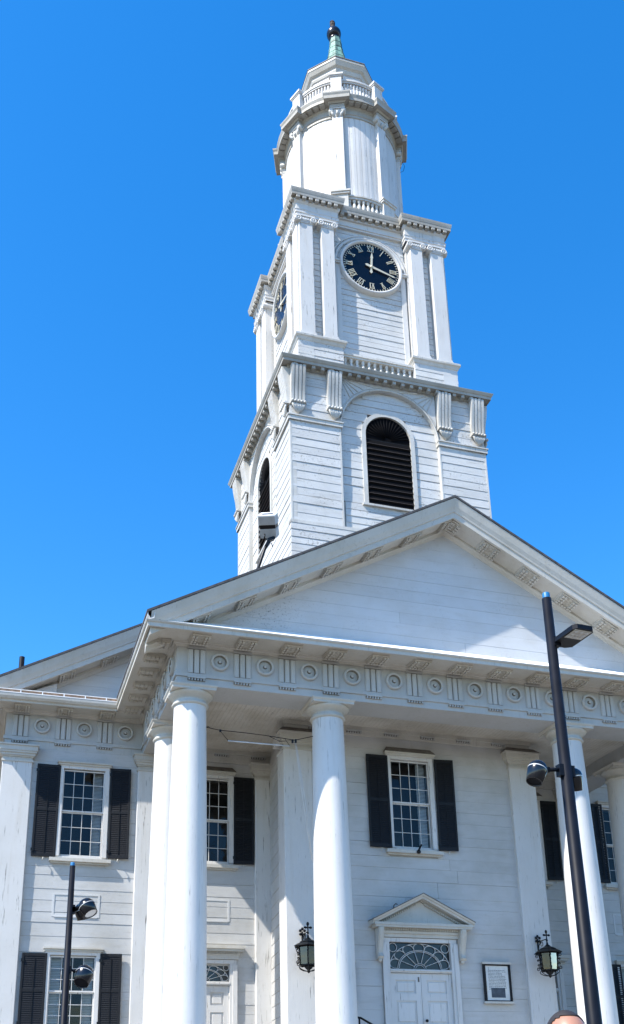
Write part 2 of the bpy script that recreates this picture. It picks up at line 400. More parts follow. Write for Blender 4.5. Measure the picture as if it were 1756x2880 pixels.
frz = part('frieze', MB().sweep([(-.1, 10.40), (0.0, 10.40), (0, 10.985), (-.1, 11.0)], path), 'frieze_paint', church)
cor = part('cornice', MB().sweep([(-.1, 10.985), (.03, 10.985), (.05, 11.02), (.09, 11.035), (.10, 11.06), (.11, 11.075), (.70, 11.045), (.70, 11.02), (.745, 11.02), (.75, 11.105), (.775, 11.115), (.79, 11.145), (.70, 11.16), (-.1, 11.2)], path), 'trim_paint', church)
for k in range(13):
    x = k-6.0
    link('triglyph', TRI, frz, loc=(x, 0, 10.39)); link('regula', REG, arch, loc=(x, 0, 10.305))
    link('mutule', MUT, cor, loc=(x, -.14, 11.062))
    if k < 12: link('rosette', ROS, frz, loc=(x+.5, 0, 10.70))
for sx in (-1, 1):
    for k in range(6):
        y = .05+.776*k
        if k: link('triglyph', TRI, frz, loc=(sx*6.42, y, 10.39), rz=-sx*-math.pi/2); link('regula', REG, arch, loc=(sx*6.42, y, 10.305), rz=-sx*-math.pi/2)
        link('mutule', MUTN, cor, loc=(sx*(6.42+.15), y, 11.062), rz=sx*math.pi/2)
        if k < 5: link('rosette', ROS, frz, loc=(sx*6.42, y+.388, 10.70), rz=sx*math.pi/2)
# weathering slope on top of the horizontal cornice
part('cornice_flashing', MB().ext([(-.775, 11.15), (-.02, 11.62), (.1, 11.62), (.1, 11.15)], 'x', -6.75, 6.75), 'white_flashing', church)

# ---- pediment
SL = .557; ZA = 15.32
def ztop(x, za=ZA, xc=0., sl=SL): return za-sl*abs(x-xc)
def rake_mb(prof, xl, xc, xr, za, sl, y0):
    m = MB(); k = len(prof); v = []
    for x in (xl, xc, xr): v += [(x, y0-o, ztop(x, za, xc, sl)+dz) for o, dz in prof]
    f = []
    for i in range(2):
        for a in range(k-1): f.append((i*k+a, (i+1)*k+a, (i+1)*k+a+1, i*k+a+1))
    m.add(v, f); m.f += [tuple(range(k)), tuple(2*k+a for a in range(k))[::-1]]; m.s += [False]*2
    return m
RP = [(-.05, -.62), (.03, -.60), (.06, -.55), (.11, -.52), (.11, -.45), (.60, -.455), (.60, -.50), (.655, -.50), (.665, -.36), (.69, -.35), (.70, -.31), (.74, -.22), (.775, -.10), (.79, -.05), (.79, -.03), (-.05, -.03)]
rk = part('raking_cornice', rake_mb(RP, -7.10, 0, 7.10, ZA, SL, 0), 'trim_paint', church)
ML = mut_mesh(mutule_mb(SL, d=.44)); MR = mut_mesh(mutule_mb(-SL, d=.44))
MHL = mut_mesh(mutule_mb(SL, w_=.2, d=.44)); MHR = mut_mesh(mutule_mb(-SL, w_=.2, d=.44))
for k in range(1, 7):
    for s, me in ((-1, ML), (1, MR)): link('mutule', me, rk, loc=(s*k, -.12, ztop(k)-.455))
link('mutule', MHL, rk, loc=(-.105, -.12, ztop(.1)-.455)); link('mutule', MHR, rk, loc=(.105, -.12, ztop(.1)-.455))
tym = part('tympanum', MB().ext([(-6.9, 11.2), (6.9, 11.2), (6.9, 11.25), (0, 15.1), (-6.9, 11.25)], 'y', .05, .2), 'white_paint', church)
def tymp_boards(parent, xc, zb, za, sl, y, pitch, mat, xmin=None, xmax=None):
    zs = rows(zb, za, pitch)
    for i in range(len(zs)-1):
        h0 = (za-zs[i])/sl; h1 = max(0., (za-zs[i+1])/sl); dy = random.uniform(-.0015, .0015); g_ = random.choice((.0006, .001, .0022))
        c0, c1 = zs[i]+g_, zs[i+1]-g_
        segs = [(-1, 1)] if h0 < 1.6 or random.random() < .5 else [(-1, random.uniform(-.4, .4))]
        if len(segs) == 1 and segs[0][1] != 1: segs.append((segs[0][1], 1))
        for a, b in segs:
            L0 = xc-h0 if a == -1 else xc+a*h1+.003; L1 = xc-h1 if a == -1 else xc+a*h1+.003
            R0 = xc+h0 if b == 1 else xc+b*h1-.003; R1 = xc+h1 if b == 1 else xc+b*h1-.003
            if xmax is not None: R0 = min(R0, xmax); R1 = min(R1, xmax)
            if R0-L0 < .05: continue
            p = [(L0, y-.03+dy, c0), (R0, y-.03+dy, c0), (R0, y+.03, c0), (L0, y+.03, c0), (L1, y-.0285+dy, c1), (R1, y-.0285+dy, c1), (R1, y+.03, c1), (L1, y+.03, c1)]
            part('board', MB().hexa(p), mat, parent)
tymp_boards(tym, 0, 11.3, 14.86, SL, .02, .30, 'tympanum_paint')

# portico roof and gutters
def slab_roof(name, xl, xc, xr, za, sl, y0, y1, t=.05, over=0.):
    v = []
    for y in (y0, y1):
        for x in (xl, xc, xr): v += [(x, y, ztop(x, za, xc, sl)-t), (x, y, ztop(x, za, xc, sl))]
    f = []
    for i in range(2):
        a = i*2; b = a+2
        f += [(a, b, b+1, a+1), (a+6, a+7, b+7, b+6), (a, a+6, b+6, b), (a+1, b+1, b+7, a+7)]
    f += [(0, 1, 7, 6), (4, 10, 11, 5)]
    return part(name, MB().add(v, f), 'roof_shingle', church)
slab_roof('roof', -7.2, 0, 7.2, ZA+.035, SL, -.81, 5.2, .055)
for sx in (-1, 1):
    gt = MB(); gp = [(0, .0), (-.02, -.16), (-.10, -.19), (-.16, -.10), (-.17, .02), (-.155, .02), (-.145, -.09), (-.1, -.165), (-.04, -.14), (-.015, .0)]
    gt.ext([(sx*(7.02-a), 11.34+b) for a, b in gp], 'y', -.78, 4.0)
    part('gutter', gt, 'gutter_metal', church)
    part('gutter_fascia', MB().box(min(sx*6.9, sx*7.03), max(sx*6.9, sx*7.03), -.72, 4.0, 11.12, 11.31), 'grey_cornice_paint', church)

# portico ceiling: beaded boards running front to back
ce = part('porch_ceiling', MB().box(-5.6, 5.6, .78, YB+.1, 10.47, 10.52), 'soffit_paint', church)
pl = MB(); x = -5.6
while x < 5.6:
    pl.bev(0, .098, 0, .012, 0, 4.0, .004); n0 = len(pl.v)-12
    for i in range(n0, len(pl.v)):
        a, b, c = pl.v[i]; pl.v[i] = (x+a, .8+c*.985, 10.458+b)
    x += .1
part('ceiling_planks', pl, 'soffit_paint', ce, kind='stuff')

# ---- joinery
def window(cx, y, z0, z1, w_=1.0, blinds=(), hood='plain', sill=True, z_meet=None, flash=False):
    a = w_/2; zm = z_meet or (z0+z1)/2
    fr = MB()
    fr.box(cx-a-.11, cx-a, y-.05, y+.14, z0-.02, z1+.02); fr.box(cx+a, cx+a+.11, y-.05, y+.14, z0-.02, z1+.02)
    fr.box(cx-a-.11, cx+a+.11, y-.052, y+.14, z1+.02, z1+.10); fr.box(cx-a-.11, cx+a+.11, y-.02, y+.14, z0-.08, z0-.02)
    W = part('window', fr, 'smooth_paint', church)
    hd = MB(); hw = a+.16
    hd.box(cx-hw+.02, cx+hw-.02, y-.09, y+.02, z1+.10, z1+.15); hd.box(cx-hw, cx+hw, y-.13, y+.02, z1+.15, z1+.19)
    part('hood', hd, 'trim_paint', W)
    if flash:
        part('hood_flashing', MB().hexa([(cx-hw-.01, y-.135, z1+.19), (cx+hw+.01, y-.135, z1+.19), (cx+hw+.01, y, z1+.19), (cx-hw-.01, y, z1+.19), (cx-hw+.08, y-.03, z1+.33), (cx+hw-.08, y-.03, z1+.33), (cx+hw-.08, y, z1+.33), (cx-hw+.08, y, z1+.33)]), 'flashing', W)
    part('sill', MB().box(cx-a-.22, cx+a+.22, y-.13, y+.1, z0-.16, z0-.08).box(cx-a-.18, cx+a+.18, y-.06, y+.1, z0-.20, z0-.16), 'trim_paint', W)
    rl = MB()
    for (za, zb, yy) in ((zm, z1, y+.03), (z0, zm, y+.07)):
        rl.box(cx-a, cx-a+.028, yy-.02, yy+.02, za, zb); rl.box(cx+a-.028, cx+a, yy-.02, yy+.02, za, zb)
        rl.box(cx-a+.028, cx+a-.028, yy-.02, yy+.02, zb-.03, zb); rl.box(cx-a+.028, cx+a-.028, yy-.02, yy+.02, za, za+.035)
    part('sash', rl, 'smooth_paint', W)
    mu = MB()
    for (za, zb, yy) in ((zm+.035, z1-.03, y+.03), (z0+.035, zm-.03, y+.07)):
        X0, X1 = cx-a+.028, cx+a-.028
        for i in range(1, 4): x = X0+(X1-X0)*i/4; mu.box(x-.0065, x+.0065, yy-.014, yy+.012, za, zb)
        for j in range(1, 3): z = za+(zb-za)*j/3; mu.box(X0, X1, yy-.0145, yy+.0115, z-.0065, z+.0065)
        pw, ph = (X1-X0)/4, (zb-za)/3
        key = ('pane', round(pw, 3), round(ph, 3))
        if key not in BC: BC[key] = MB().add([(-pw/2, 0, -ph/2), (pw/2, 0, -ph/2), (pw/2, 0, ph/2), (-pw/2, 0, ph/2)], [(0, 1, 2, 3)]).mesh('pane', 'glass')
        for i in range(4):
            for j in range(3):
                o = link('pane', BC[key], W, loc=(X0+pw*(i+.5), yy, za+ph*(j+.5))); o.rotation_euler = (random.gauss(0, .009), 0, random.gauss(0, .009))
    part('muntins', mu, 'smooth_paint', W)
    for b0, b1 in blinds:
        bl = MB(); x0, x1 = cx-a+.03+(w_-.06)*b0, cx-a+.03+(w_-.06)*b1; z = z0+.02
        while z < z1-.02:
            bl.hexa([(x0, y+.17, z), (x1, y+.17, z), (x1, y+.176, z), (x0, y+.176, z), (x0, y+.19, z+.03), (x1, y+.19, z+.03), (x1, y+.196, z+.03), (x0, y+.196, z+.03)]); z += .035
        part('blind', bl, 'blind', W)
    part('interior', MB().box(cx-a-.6, cx+a+.6, y+1.1, y+1.15, z0-.6, z1+.5).box(cx-a-.6, cx-a-.55, y+.2, y+1.1, z0-.6, z1+.5).box(cx+a+.55, cx+a+.6, y+.2, y+1.1, z0-.6, z1+.5).box(cx-a-.6, cx+a+.6, y+.2, y+1.1, z0-.65, z0-.6).box(cx-a-.6, cx+a+.6, y+.2, y+1.1, z1+.5, z1+.55), 'interior', W)
    return W
def shutter_meshes(w_, h):
    f = MB(); s = .05
    f.bev(0, s, -.04, 0, 0, h, .005); f.bev(w_-s, w_, -.04, 0, 0, h, .005)
    for z0, z1 in ((0, .085), (h*.49, h*.49+.075), (h-.07, h)): f.box(s, w_-s, -.036, -.002, z0, z1)
    sl = MB()
    for a, b in ((.085, h*.49), (h*.49+.075, h-.07)):
        n = int((b-a)/.046); p = (b-a)/n
        for i in range(n):
            z = a+p*i; sl.hexa([(s, -.032, z), (w_-s, -.032, z), (w_-s, -.026, z-.004), (s, -.026, z-.004), (s, -.020, z+p*.97), (w_-s, -.020, z+p*.97), (w_-s, -.014, z+p*.93), (s, -.014, z+p*.93)])
    sl.box(w_/2-.006, w_/2+.006, -.046, -.036, .1, h-.1)
    return f, sl
SHC = {}
def shutter(x0, y, z0, w_, h, swing=0.):
    key = (round(w_, 2), round(h, 2))
    if key not in SHC:
        f, s = shutter_meshes(*key); SHC[key] = (f.mesh('shutter', 'black_paint'), s.mesh('slats', 'black_paint'), MB().tube([(key[0]/2, -.02, -.02), (key[0]/2, -.07, -.03), (key[0]/2-.02, -.075, -.10)], .012, 5).mesh('holdback', 'trim_paint'), MB().box(-.02, .05, -.055, -.04, .12, .19).box(-.02, .05, -.055, -.04, key[1]-.2, key[1]-.13).mesh('hinge', 'iron'))
    fm, sm, hm, im = SHC[key]
    o = link('shutter', fm, church, loc=(x0, y, z0)); o.rotation_euler = (random.uniform(-.01, .01), random.uniform(-.006, .006), swing)
    c = link('slats', sm, o); c['kind'] = 'stuff'; link('holdback', hm, o); link('hinge', im, o)
def pilaster(x0, x1, y, zb, yw, flash=False, side=None):
    m = MB().bev(x0, x1, y, yw+.02, FLOOR, zb, .012)
    o = part('pilaster', m, 'smooth_paint', church)
    c = MB()
    for d, za, zc in ((.025, zb-.02, zb+.03), (.0, zb+.03, zb+.10), (.03, zb+.10, zb+.13), (.06, zb+.13, zb+.19), (.09, zb+.19, zb+.24), (.11, zb+.24, zb+.36), (.14, zb+.36, zb+.40)):
        c.box(x0-d, x1+d, y-d, yw+.02-d*.01, za, zc)
    part('capital', c, 'trim_paint', o)
    if flash: part('capital_flashing', MB().hexa([(x0-.15, y-.15, zb+.40), (x1+.15, y-.15, zb+.40), (x1+.15, yw, zb+.40), (x0-.15, yw, zb+.40), (x0-.02, y-.02, zb+.53), (x1+.02, y-.02, zb+.53), (x1+.02, yw, zb+.53), (x0-.02, yw, zb+.53)]), 'flashing', o)
    return o
def fan(parent, cx, y, z0, z1, w_, n=7, mat='smooth_paint', rad=.008):
    """tracery of a fanlight: two rims, radiating petals, corner rings"""
    m = MB(); ax = w_/2*.985; h = (z1-z0)
    def E(t, k): return (cx+ax*k*math.cos(t), y, z0+.02+(h-.03)*k*math.sin(t))
    for k in (1.0, .73, .68, .2, .14): m.tube([E(math.pi*i/36, k) for i in range(37)], rad if k > .25 else rad*.8, 5)
    for i in range(n+1):
        t = math.pi*i/n
        if 0 < i < n: m.tube([E(t, .2), E(t, .70)], rad*.9, 5)
    for i in range(n):
        t0, t1 = math.pi*i/n, math.pi*(i+1)/n; pts = []
        for q in range(13):
            s = q/12; tt = t0+(t1-t0)*(.5-.5*math.cos(math.pi*s)); pts.append(E(tt, .70+.30*math.sin(math.pi*s)**.6))
        m.tube(pts, rad, 5)
    rc = h*.165
    for s in (-1, 1): m.tube([(cx+s*(w_/2-rc-.01)+rc*math.cos(q*math.pi/10), y, z1-rc-.01+rc*math.sin(q*math.pi/10)) for q in range(21)], rad, 5)
    return part('tracery', m, mat, parent)
def door(cx, y, zt, w_, ztr0, ztr1, casing, mid=.0):
    a = w_/2; e = .004
    m = MB()
    for s in (-1, 1):
        X = sorted((cx+s*a, cx+s*(a+casing))); m.box(X[0], X[1], y-.06, y+.16, FLOOR, ztr1+.05)
        X = sorted((cx+s*(a+casing*.45), cx+s*(a+casing+.02))); m.box(X[0], X[1], y-.085, y-.06, FLOOR, ztr1+.03)
    m.box(cx-a-casing, cx+a+casing, y-.062, y+.16, ztr1+.05, ztr1+.14); m.box(cx-a, cx+a, y-.045, y+.14, zt, ztr0); m.box(cx-a, cx+a, y-.075, y-.045, zt+.03, ztr0-.02)
    D = part('door', m, 'smooth_paint', church)
    part('fanlight', MB().box(cx-a, cx+a, y+.05, y+.06, ztr0, ztr1+.05), 'dark_glass', D)
    fan(D, cx, y+.02, ztr0, ztr1+.04, w_)
    for s in (-1, 1):
        lf = MB(); x0, x1 = (cx-a+e, cx-e) if s < 0 else (cx+e, cx+a-e); yy = y+.05; zz = [zt-.01, zt-.16, zt-.46, zt-.62, zt-1.12, zt-1.34, zt-1.98, FLOOR+.02]
        hol = [(x0+.13, x1-.13, zz[2], zz[1]), (x0+.13, x1-.13, zz[4], zz[3]), (x0+.13, x1-.13, zz[6], zz[5])]
        holed(lf, x0, x1, FLOOR+.02, zt-.01, yy-.045, yy, hol)
        lo = part('door_leaf', lf, 'smooth_paint', D)
        for h in hol:
            pm = MB().box(h[0], h[1], yy-.015, yy-.002, h[2], h[3]); pm.bev(h[0]+.035, h[1]-.035, yy-.035, yy-.015, h[2]+.035, h[3]-.035, .018)
            part('door_panel', pm, 'smooth_paint', D)
    kn = MB().sphere((cx+.07, y-.05, zt-1.06), .035).tube([(cx+.07, y, zt-1.06), (cx+.07, y-.04, zt-1.06)], .014)
    part('knob', kn, 'iron', D)
    part('latch', MB().box(cx-.075, cx-.045, y-.01, y+.006, zt-.20, zt-.09), 'flashing', D)
    for s in (-1, 1):
        for zz in (zt-.3, zt-1.3): part('hinge', MB().tube([(cx+s*(a-.004), y-.004, zz), (cx+s*(a-.004), y-.004, zz+.13)], .012, 6), 'trim_paint', D)
    return D

# ---- vestibule block (central, projecting)
XL, XR = -3.33, 3.06
CD = -.23
hol = [(CD-.50, CD+.50, 7.51, 9.69), (-1.02, .54, FLOOR, 5.26)]
vw = part('vestibule_wall', holed(MB(), XL, XR, FLOOR, 10.46, YW+.03, YW+.2, hol), 'porch_shade_paint', church)
boards(vw, -2.76, 2.46, FLOOR, 10.24, YW+.03, .30, 'porch_shade_paint', [(CD-.62, CD+.62, 7.36, 9.84), (-1.18, .70, FLOOR, 5.45), (-1.15, .67, 5.45, 5.8)])
window(CD, YW, 7.51, 9.69, 1.0, blinds=((.76, 1.0),), flash=True, z_meet=8.61)
for x in (-1.345, .42): shutter(x, YW-.03, 7.47, .55 if x < 0 else .48, 2.31, swing=0 if x < 0 else -.12)
part('window_spike', MB().tube([(CD+.06, YW-.14, 7.36), (CD+.06, YW-.16, 7.42), (CD+.14, YW-.16, 7.56)], .022, 6).sphere((CD+.06, YW-.16, 7.38), .05), 'iron', church)
pilaster(-3.45, -2.76, YW-.10, 9.73, YW+.02, flash=True); pilaster(2.46, 3.17, YW-.10, 9.73, YW+.02, flash=True)
D = door(-.235, YW, 4.57, 1.52, 4.65, 5.21, .16)
# door pediment on consoles
hd = MB(); c0 = -.20
hd.box(-1.20, .72, YW-.10, YW+.03, 5.36, 5.44); hd.box(-1.22, .76, YW-.14, YW+.03, 5.44, 5.50)
hd.box(-1.40, 1.00, YW-.30, YW+.03, 5.555, 5.60); hd.box(-1.42, 1.02, YW-.32, YW+.03, 5.60, 5.66)
hd.ext([(-1.30, 5.66), (.90, 5.66), (-.20, 6.20)], 'y', YW-.08, YW+.03)
part('door_pediment', hd, 'trim_paint', D)
def small_rake(prof, xl, xc, xr, za, sl, y0): return rake_mb(prof, xl, xc, xr, za, sl, y0)
part('pediment_rake', small_rake([(-.03, -.13), (.10, -.13), (.10, -.10), (.29, -.10), (.30, -.055), (.33, -.04), (.35, 0), (-.03, 0)], -1.46, c0, 1.06, 6.34, .50, YW), 'trim_paint', D)
part('pediment_flashing', small_rake([(-.03, 0.002), (.36, 0.002), (.36, .02), (-.03, .02)], -1.47, c0, 1.07, 6.34, .50, YW), 'flashing', D)
dn = MB(); x = -1.22
while x < .78: dn.box(x, x+.024, YW-.175, YW-.14, 5.505, 5.55); x += .044
for s in (-1, 1):
    x = .10
    while x < 1.0:
        z = 6.34-.5*x-.135; dn.hexa([(c0+s*x, YW-.14, z-.04), (c0+s*(x+.03), YW-.14, z-.055), (c0+s*(x+.03), YW-.08, z-.055), (c0+s*x, YW-.08, z-.04), (c0+s*x, YW-.14, z), (c0+s*(x+.03), YW-.14, z-.015), (c0+s*(x+.03), YW-.08, z-.015), (c0+s*x, YW-.08, z)]); x += .05
part('dentils', dn, 'trim_paint', D, kind='stuff')
def console(parent, x0, x1, y, z0, z1, d, mat='trim_paint'):
    pr = []
    for i in range(17):
        t = i/16; z = z1-(z1-z0)*t
        o = d*(1-.62*(.5-.5*math.cos(math.pi*min(1, t*1.15))))+(.22*d*math.exp(-((t-.93)/.06)**2)); pr.append((y-o, z))
    part('console', MB().ext([(y+.01, z1)]+pr+[(y+.01, z0)], 'x', x0, x1).ext([(p[0]-.018, p[1]) for p in pr]+[(y, z0), (y, z1)], 'x', x0+.025, x1-.025).sphere(((x0+x1)/2, y-d*.28, z0-.02), .05, .05, .06, 10, 6), mat, parent)
console(D, -1.315, -1.185, YW-.04, 4.86, 5.55, .24); console(D, .72, .86, YW-.04, 4.86, 5.55, .24)
part('hook', MB().tube([(-.90, YW-.2, 5.98), (-.90, YW-.22, 6.06), (-.86, YW-.24, 6.10), (-.82, YW-.24, 6.08)], .012, 5), 'iron', D)
# side wall of the block (slightly skewed, as built)
for s, A, B in ((-1, (-3.33, YW+.12), (-3.08, YB)), (1, (3.06, YW+.12), (3.2, YB))):
    m = MB(); t = .15*s
    m.hexa([(A[0], A[1], FLOOR), (A[0]-t, A[1], FLOOR), (B[0]-t, B[1], FLOOR), (B[0], B[1], FLOOR), (A[0], A[1], 10.46), (A[0]-t, A[1], 10.46), (B[0]-t, B[1], 10.46), (B[0], B[1], 10.46)])
    W = part('side_wall', m, 'porch_shade_paint', church)
    if s < 0:
        zs = rows(FLOOR, 10.24, .30); d = Vector((B[0]-A[0], B[1]-A[1])); L_ = d.length; ang = math.atan2(-d.y, -d.x)
        key = MB()
        for i in range(len(zs)-1):
            me = board_mb(L_-.03, zs[i+1]-zs[i], .028, .004, .003).mesh('board', 'porch_shade_paint')
            link('board', me, W, loc=(B[0]-.003, B[1], zs[i]), rz=ang)
part('pilaster_return', MB().box(-3.435, -3.20, YW-.08, YW+.48, FLOOR, 9.73).box(-3.46, -3.2, YW-.085, YW+.5, 9.71, 9.76).box(-3.53, -3.2, YW-.086, YW+.56, 9.92, 10.13), 'smooth_paint', church)
# entablature band under the ceiling
bd = MB()
bd.box(XL-.05, XR+.05, YW-.05, YW+.03, 10.24, 10.33); bd.box(XL-.08, XR+.08, YW-.085, YW+.03, 10.36, 10.46); bd.box(XL-.05, XR+.05, YW-.05, YW+.03, 10.33, 10.36)
bnd = part('wall_band', bd, 'trim_paint', church)
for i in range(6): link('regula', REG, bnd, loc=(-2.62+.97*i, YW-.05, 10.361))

# ---- bays and wings
WT, WBm = 9.65, 7.48
def back_wall(name, x0, x1, hol, bh, joined, zt=10.46):
    o = part(name, holed(MB(), x0, x1, FLOOR-.4, zt, YB+.03, YB+.2, hol), 'porch_shade_paint', church)
    boards(o, x0, x1, FLOOR-.4, 10.12, YB+.03, .29, 'porch_shade_paint', bh, joined=joined)
    return o
def relief_panel(cx, w_, z0, z1):
    m = MB(); a = w_/2
    m.box(cx-a, cx+a, YB-.010, YB+.02, z0-.06, z0); m.box(cx-a, cx+a, YB-.010, YB+.02, z1, z1+.04); m.box(cx-a-.05, cx-a, YB-.010, YB+.02, z0-.06, z1+.04); m.box(cx+a, cx+a+.05, YB-.010, YB+.02, z0-.06, z1+.04)
    m.box(cx-a, cx+a, YB-.022, YB-.010, z0-.075, z0-.05)
    part('relief_panel', m, 'white_paint', church)
# left bay
c = -4.67
back_wall('bay_wall', -6.0, -3.05, [(c-.5, c+.5, WBm, WT), (-4.73-.59, -4.73+.59, FLOOR-.4, 4.98)], [(c-.62, c+.62, WBm-.14, WT+.16), (-4.73-.75, -4.73+.75, FLOOR-.4, 5.28)], False)
window(c, YB, WBm+.03, WT+.02, 1.0, flash=True, z_meet=8.58)
shutter(-4.06, YB-.03, 7.48, .52, 2.27, swing=-.06); shutter(-5.80, YB-.03, 7.48, .52, 2.27)
relief_panel(c, .95, 6.1, 6.54)
def bay_door(cx):
    D = door(cx, YB, 4.51, 1.18, 4.60, 4.97, .16)
    h = MB(); h.box(cx-.80, cx+.80, YB-.09, YB+.03, 5.12, 5.22); h.box(cx-.90, cx+.90, YB-.20, YB+.03, 5.30, 5.36); h.box(cx-.94, cx+.94, YB-.24, YB+.03, 5.36, 5.44)
    h.box(cx-.83, cx+.83, YB-.11, YB+.03, 5.22, 5.25)
    part('door_hood', h, 'trim_paint', D)
    d = MB(); x = cx-.83
    while x < cx+.82: d.box(x, x+.018, YB-.15, YB-.11, 5.255, 5.298); x += .034
    part('dentils', d, 'trim_paint', D, kind='stuff')
    return D
bay_door(-4.735)
pilaster(-3.51, -3.06, YB-.10, 9.73, YB+.02); pilaster(-6.51, -5.86, YB-.10, 9.73, YB+.02)
# left wing
c = -7.81
back_wall('wing_wall', -9.72, -6.2, [(c-.5, c+.5, WBm, WT), (c-.53, c+.53, 3.55, 5.11)], [(c-.62, c+.62, WBm-.14, WT+.16), (c-.64, c+.64, 3.4, 5.25)], False)
window(c, YB, WBm, WT-.02, 1.0, blinds=((.76, 1.0),), z_meet=8.57)
window(c-.03, YB, 3.50, 5.11, 1.04, blinds=((0, .24), (.76, 1.0)), z_meet=4.30)
shutter(-8.95, YB-.03, 7.42, .56, 2.29, swing=.02); shutter(-7.17, YB-.03, 7.45, .50, 2.28, swing=-.08)
shutter(-8.985, YB-.03, 3.45, .56, 1.71); shutter(-7.22, YB-.03, 3.45, .50, 1.73, swing=-.06)
relief_panel(c-.03, 1.0, 6.08, 6.53)
pilaster(-9.77, -9.07, YB-.10, 9.73, YB+.02)
# right bay and wing (mostly behind the right-hand columns)
c = 4.12
back_wall('bay_wall', 3.1, 5.9, [(c-.5, c+.5, WBm, WT), (c-.59, c+.59, FLOOR-.4, 4.98)], [(c-.62, c+.62, WBm-.14, WT+.16), (c-.75, c+.75, FLOOR-.4, 5.28)], True)
window(c, YB, WBm+.03, WT+.02, 1.0, flash=True, z_meet=8.58); shutter(4.74, YB-.03, 7.50, .47, 2.25, swing=-.05); relief_panel(c, .95, 6.1, 6.54); bay_door(c)
pilaster(5.32, 5.95, YB-.10, 9.73, YB+.02); pilaster(3.2, 3.45, YB-.10, 9.73, YB+.02)
c = 7.22
back_wall('wing_wall', 5.9, 9.3, [(c-.5, c+.5, WBm, WT), (c-.53, c+.53, 3.55, 5.18)], [(c-.62, c+.62, WBm-.14, WT+.16), (c-.64, c+.64, 3.4, 5.32)], True)
window(c, YB, WBm+.04, WT+.03, 1.0, z_meet=8.6); window(c, YB, 3.56, 5.18, 1.04, blinds=((0, .24),), z_meet=4.36)
shutter(6.36, YB-.03, 7.5, .34, 2.28); shutter(7.86, YB-.03, 7.5, .5, 2.28); shutter(6.40, YB-.03, 3.5, .30, 1.76); shutter(7.86, YB-.03, 3.5, .5, 1.76)
relief_panel(c, 1.0, 6.12, 6.6); pilaster(8.6, 9.3, YB-.10, 9.73, YB+.02)
# band with guttae along bay walls
for x0, x1 in ((-5.8, -3.06), (3.2, 5.6)):
    m = MB().box(x0, x1, YB-.05, YB+.03, 10.12, 10.33); m.box(x0, x1, YB-.085, YB+.03, 10.36, 10.46); m.box(x0, x1, YB-.05, YB+.03, 10.33, 10.36)
    o = part('wall_band', m, 'trim_paint', church)
    for i in range(3): link('regula', REG, o, loc=(x0+.45+.97*i, YB-.05, 10.361))
# wing entablature
for sx in (-1, 1):
    xo = 9.755 if sx < 0 else 9.3
    pth = [(-xo, YB+14), (-xo, YB), (-6.42, YB)] if sx < 0 else [(6.42, YB), (xo, YB), (xo, YB+14)]
    wa = part('architrave', MB().sweep([(-.2, 10.12), (0, 10.12), (0, 10.302), (.035, 10.305), (.035, 10.385), (0, 10.39), (-.2, 10.40)], pth), 'frieze_paint', church)
    wf = part('frieze', MB().sweep([(-.2, 10.40), (0.0, 10.40), (0, 10.985), (-.2, 11.0)], pth), 'frieze_paint', church)
    wc = part('cornice', MB().sweep([(-.2, 10.985), (.03, 10.985), (.05, 11.02), (.09, 11.035), (.10, 11.06), (.11, 11.075), (.62, 11.045), (.62, 11.02), (.665, 11.02), (.67, 11.07), (.73, 11.08), (.775, 11.13), (.785, 11.20), (.60, 11.21), (-.2, 11.23)], pth), 'trim_paint', church)
    for k in range(3):
        x = -6.855-1.02*k if sx < 0 else 6.9+1.0*k
        link('rosette', ROS, wf, loc=(x, YB, 10.70))
        xt = x-.51*(1 if sx < 0 else -1)
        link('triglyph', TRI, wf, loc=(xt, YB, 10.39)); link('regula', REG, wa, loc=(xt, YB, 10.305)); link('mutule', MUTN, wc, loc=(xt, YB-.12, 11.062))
    fl = MB(); n = 7
    for i in range(n):
        a = 6.95+i*(xo+.75-6.95)/n; b = 6.95+(i+1)*(xo+.75-6.95)/n-.02
        X = sorted((sx*a, sx*b)); fl.box(X[0], X[1], YB-.77, YB-.72, 11.215, 11.29)
    part('eave_boards', fl, 'rust_wood', church)
    X = sorted((sx*6.9, sx*(xo+.78))); e = MB().box(X[0], X[1], YB-.79, YB-.6, 11.205, 11.222).box(X[0], X[1], YB-.79, YB-.75, 11.285, 11.30)
    for i in range(n+1):
        q = sx*(6.94+i*(xo+.75-6.95)/n); e.box(q-.012, q+.012, YB-.79, YB-.70, 11.222, 11.285)
    part('eave_edging', e, 'white_flashing', church)
# main gable behind
XC = -.25; ZM = 16.86; SM = .541
mt = part('main_gable', MB().ext([(-9.8, 11.1), (9.3, 11.1), (9.3, 11.6), (XC, 16.5), (-9.8, 11.6)], 'y', YB+.06, YB+.25), 'white_paint', church)
tymp_boards(mt, XC, 11.25, ZM-.55, SM, YB+.03, .31, 'white_paint', xmax=-5.6)
mr_ = part('raking_cornice', rake_mb(RP, -10.5, XC, 10.0, ZM, SM, YB), 'trim_paint', church)
MWL = mut_mesh(mutule_mb(SM, d=.44))
for x in (-7.36, -8.38): link('mutule', MWL, mr_, loc=(x, YB-.12, ztop(x, ZM, XC, SM)-.455))
slab_roof('roof', -10.6, XC, 10.1, ZM+.035, SM, YB-.81, 28, .06)
part('main_body', MB().box(-9.7, 9.25, YB+.9+.5, 27.5, 0, 11.1).box(-9.72, 9.28, YB+.19, 27.4, 0, FLOOR-.42), 'white_paint', church)
part('side_wall', MB().box(-9.72, -9.55, YB+.19, YB+1.5, 0, 11.0), 'white_paint', church)
part('side_wall', MB().box(9.1, 9.28, YB+.19, YB+1.5, 0, 11.0), 'white_paint', church)
part('vent_pipe', MB().lathe([(.075, 11.5), (.075, 14.0), (.06, 14.0), (.06, 13.8)], 14, (-9.455, 8.0, 0)), 'iron', church)
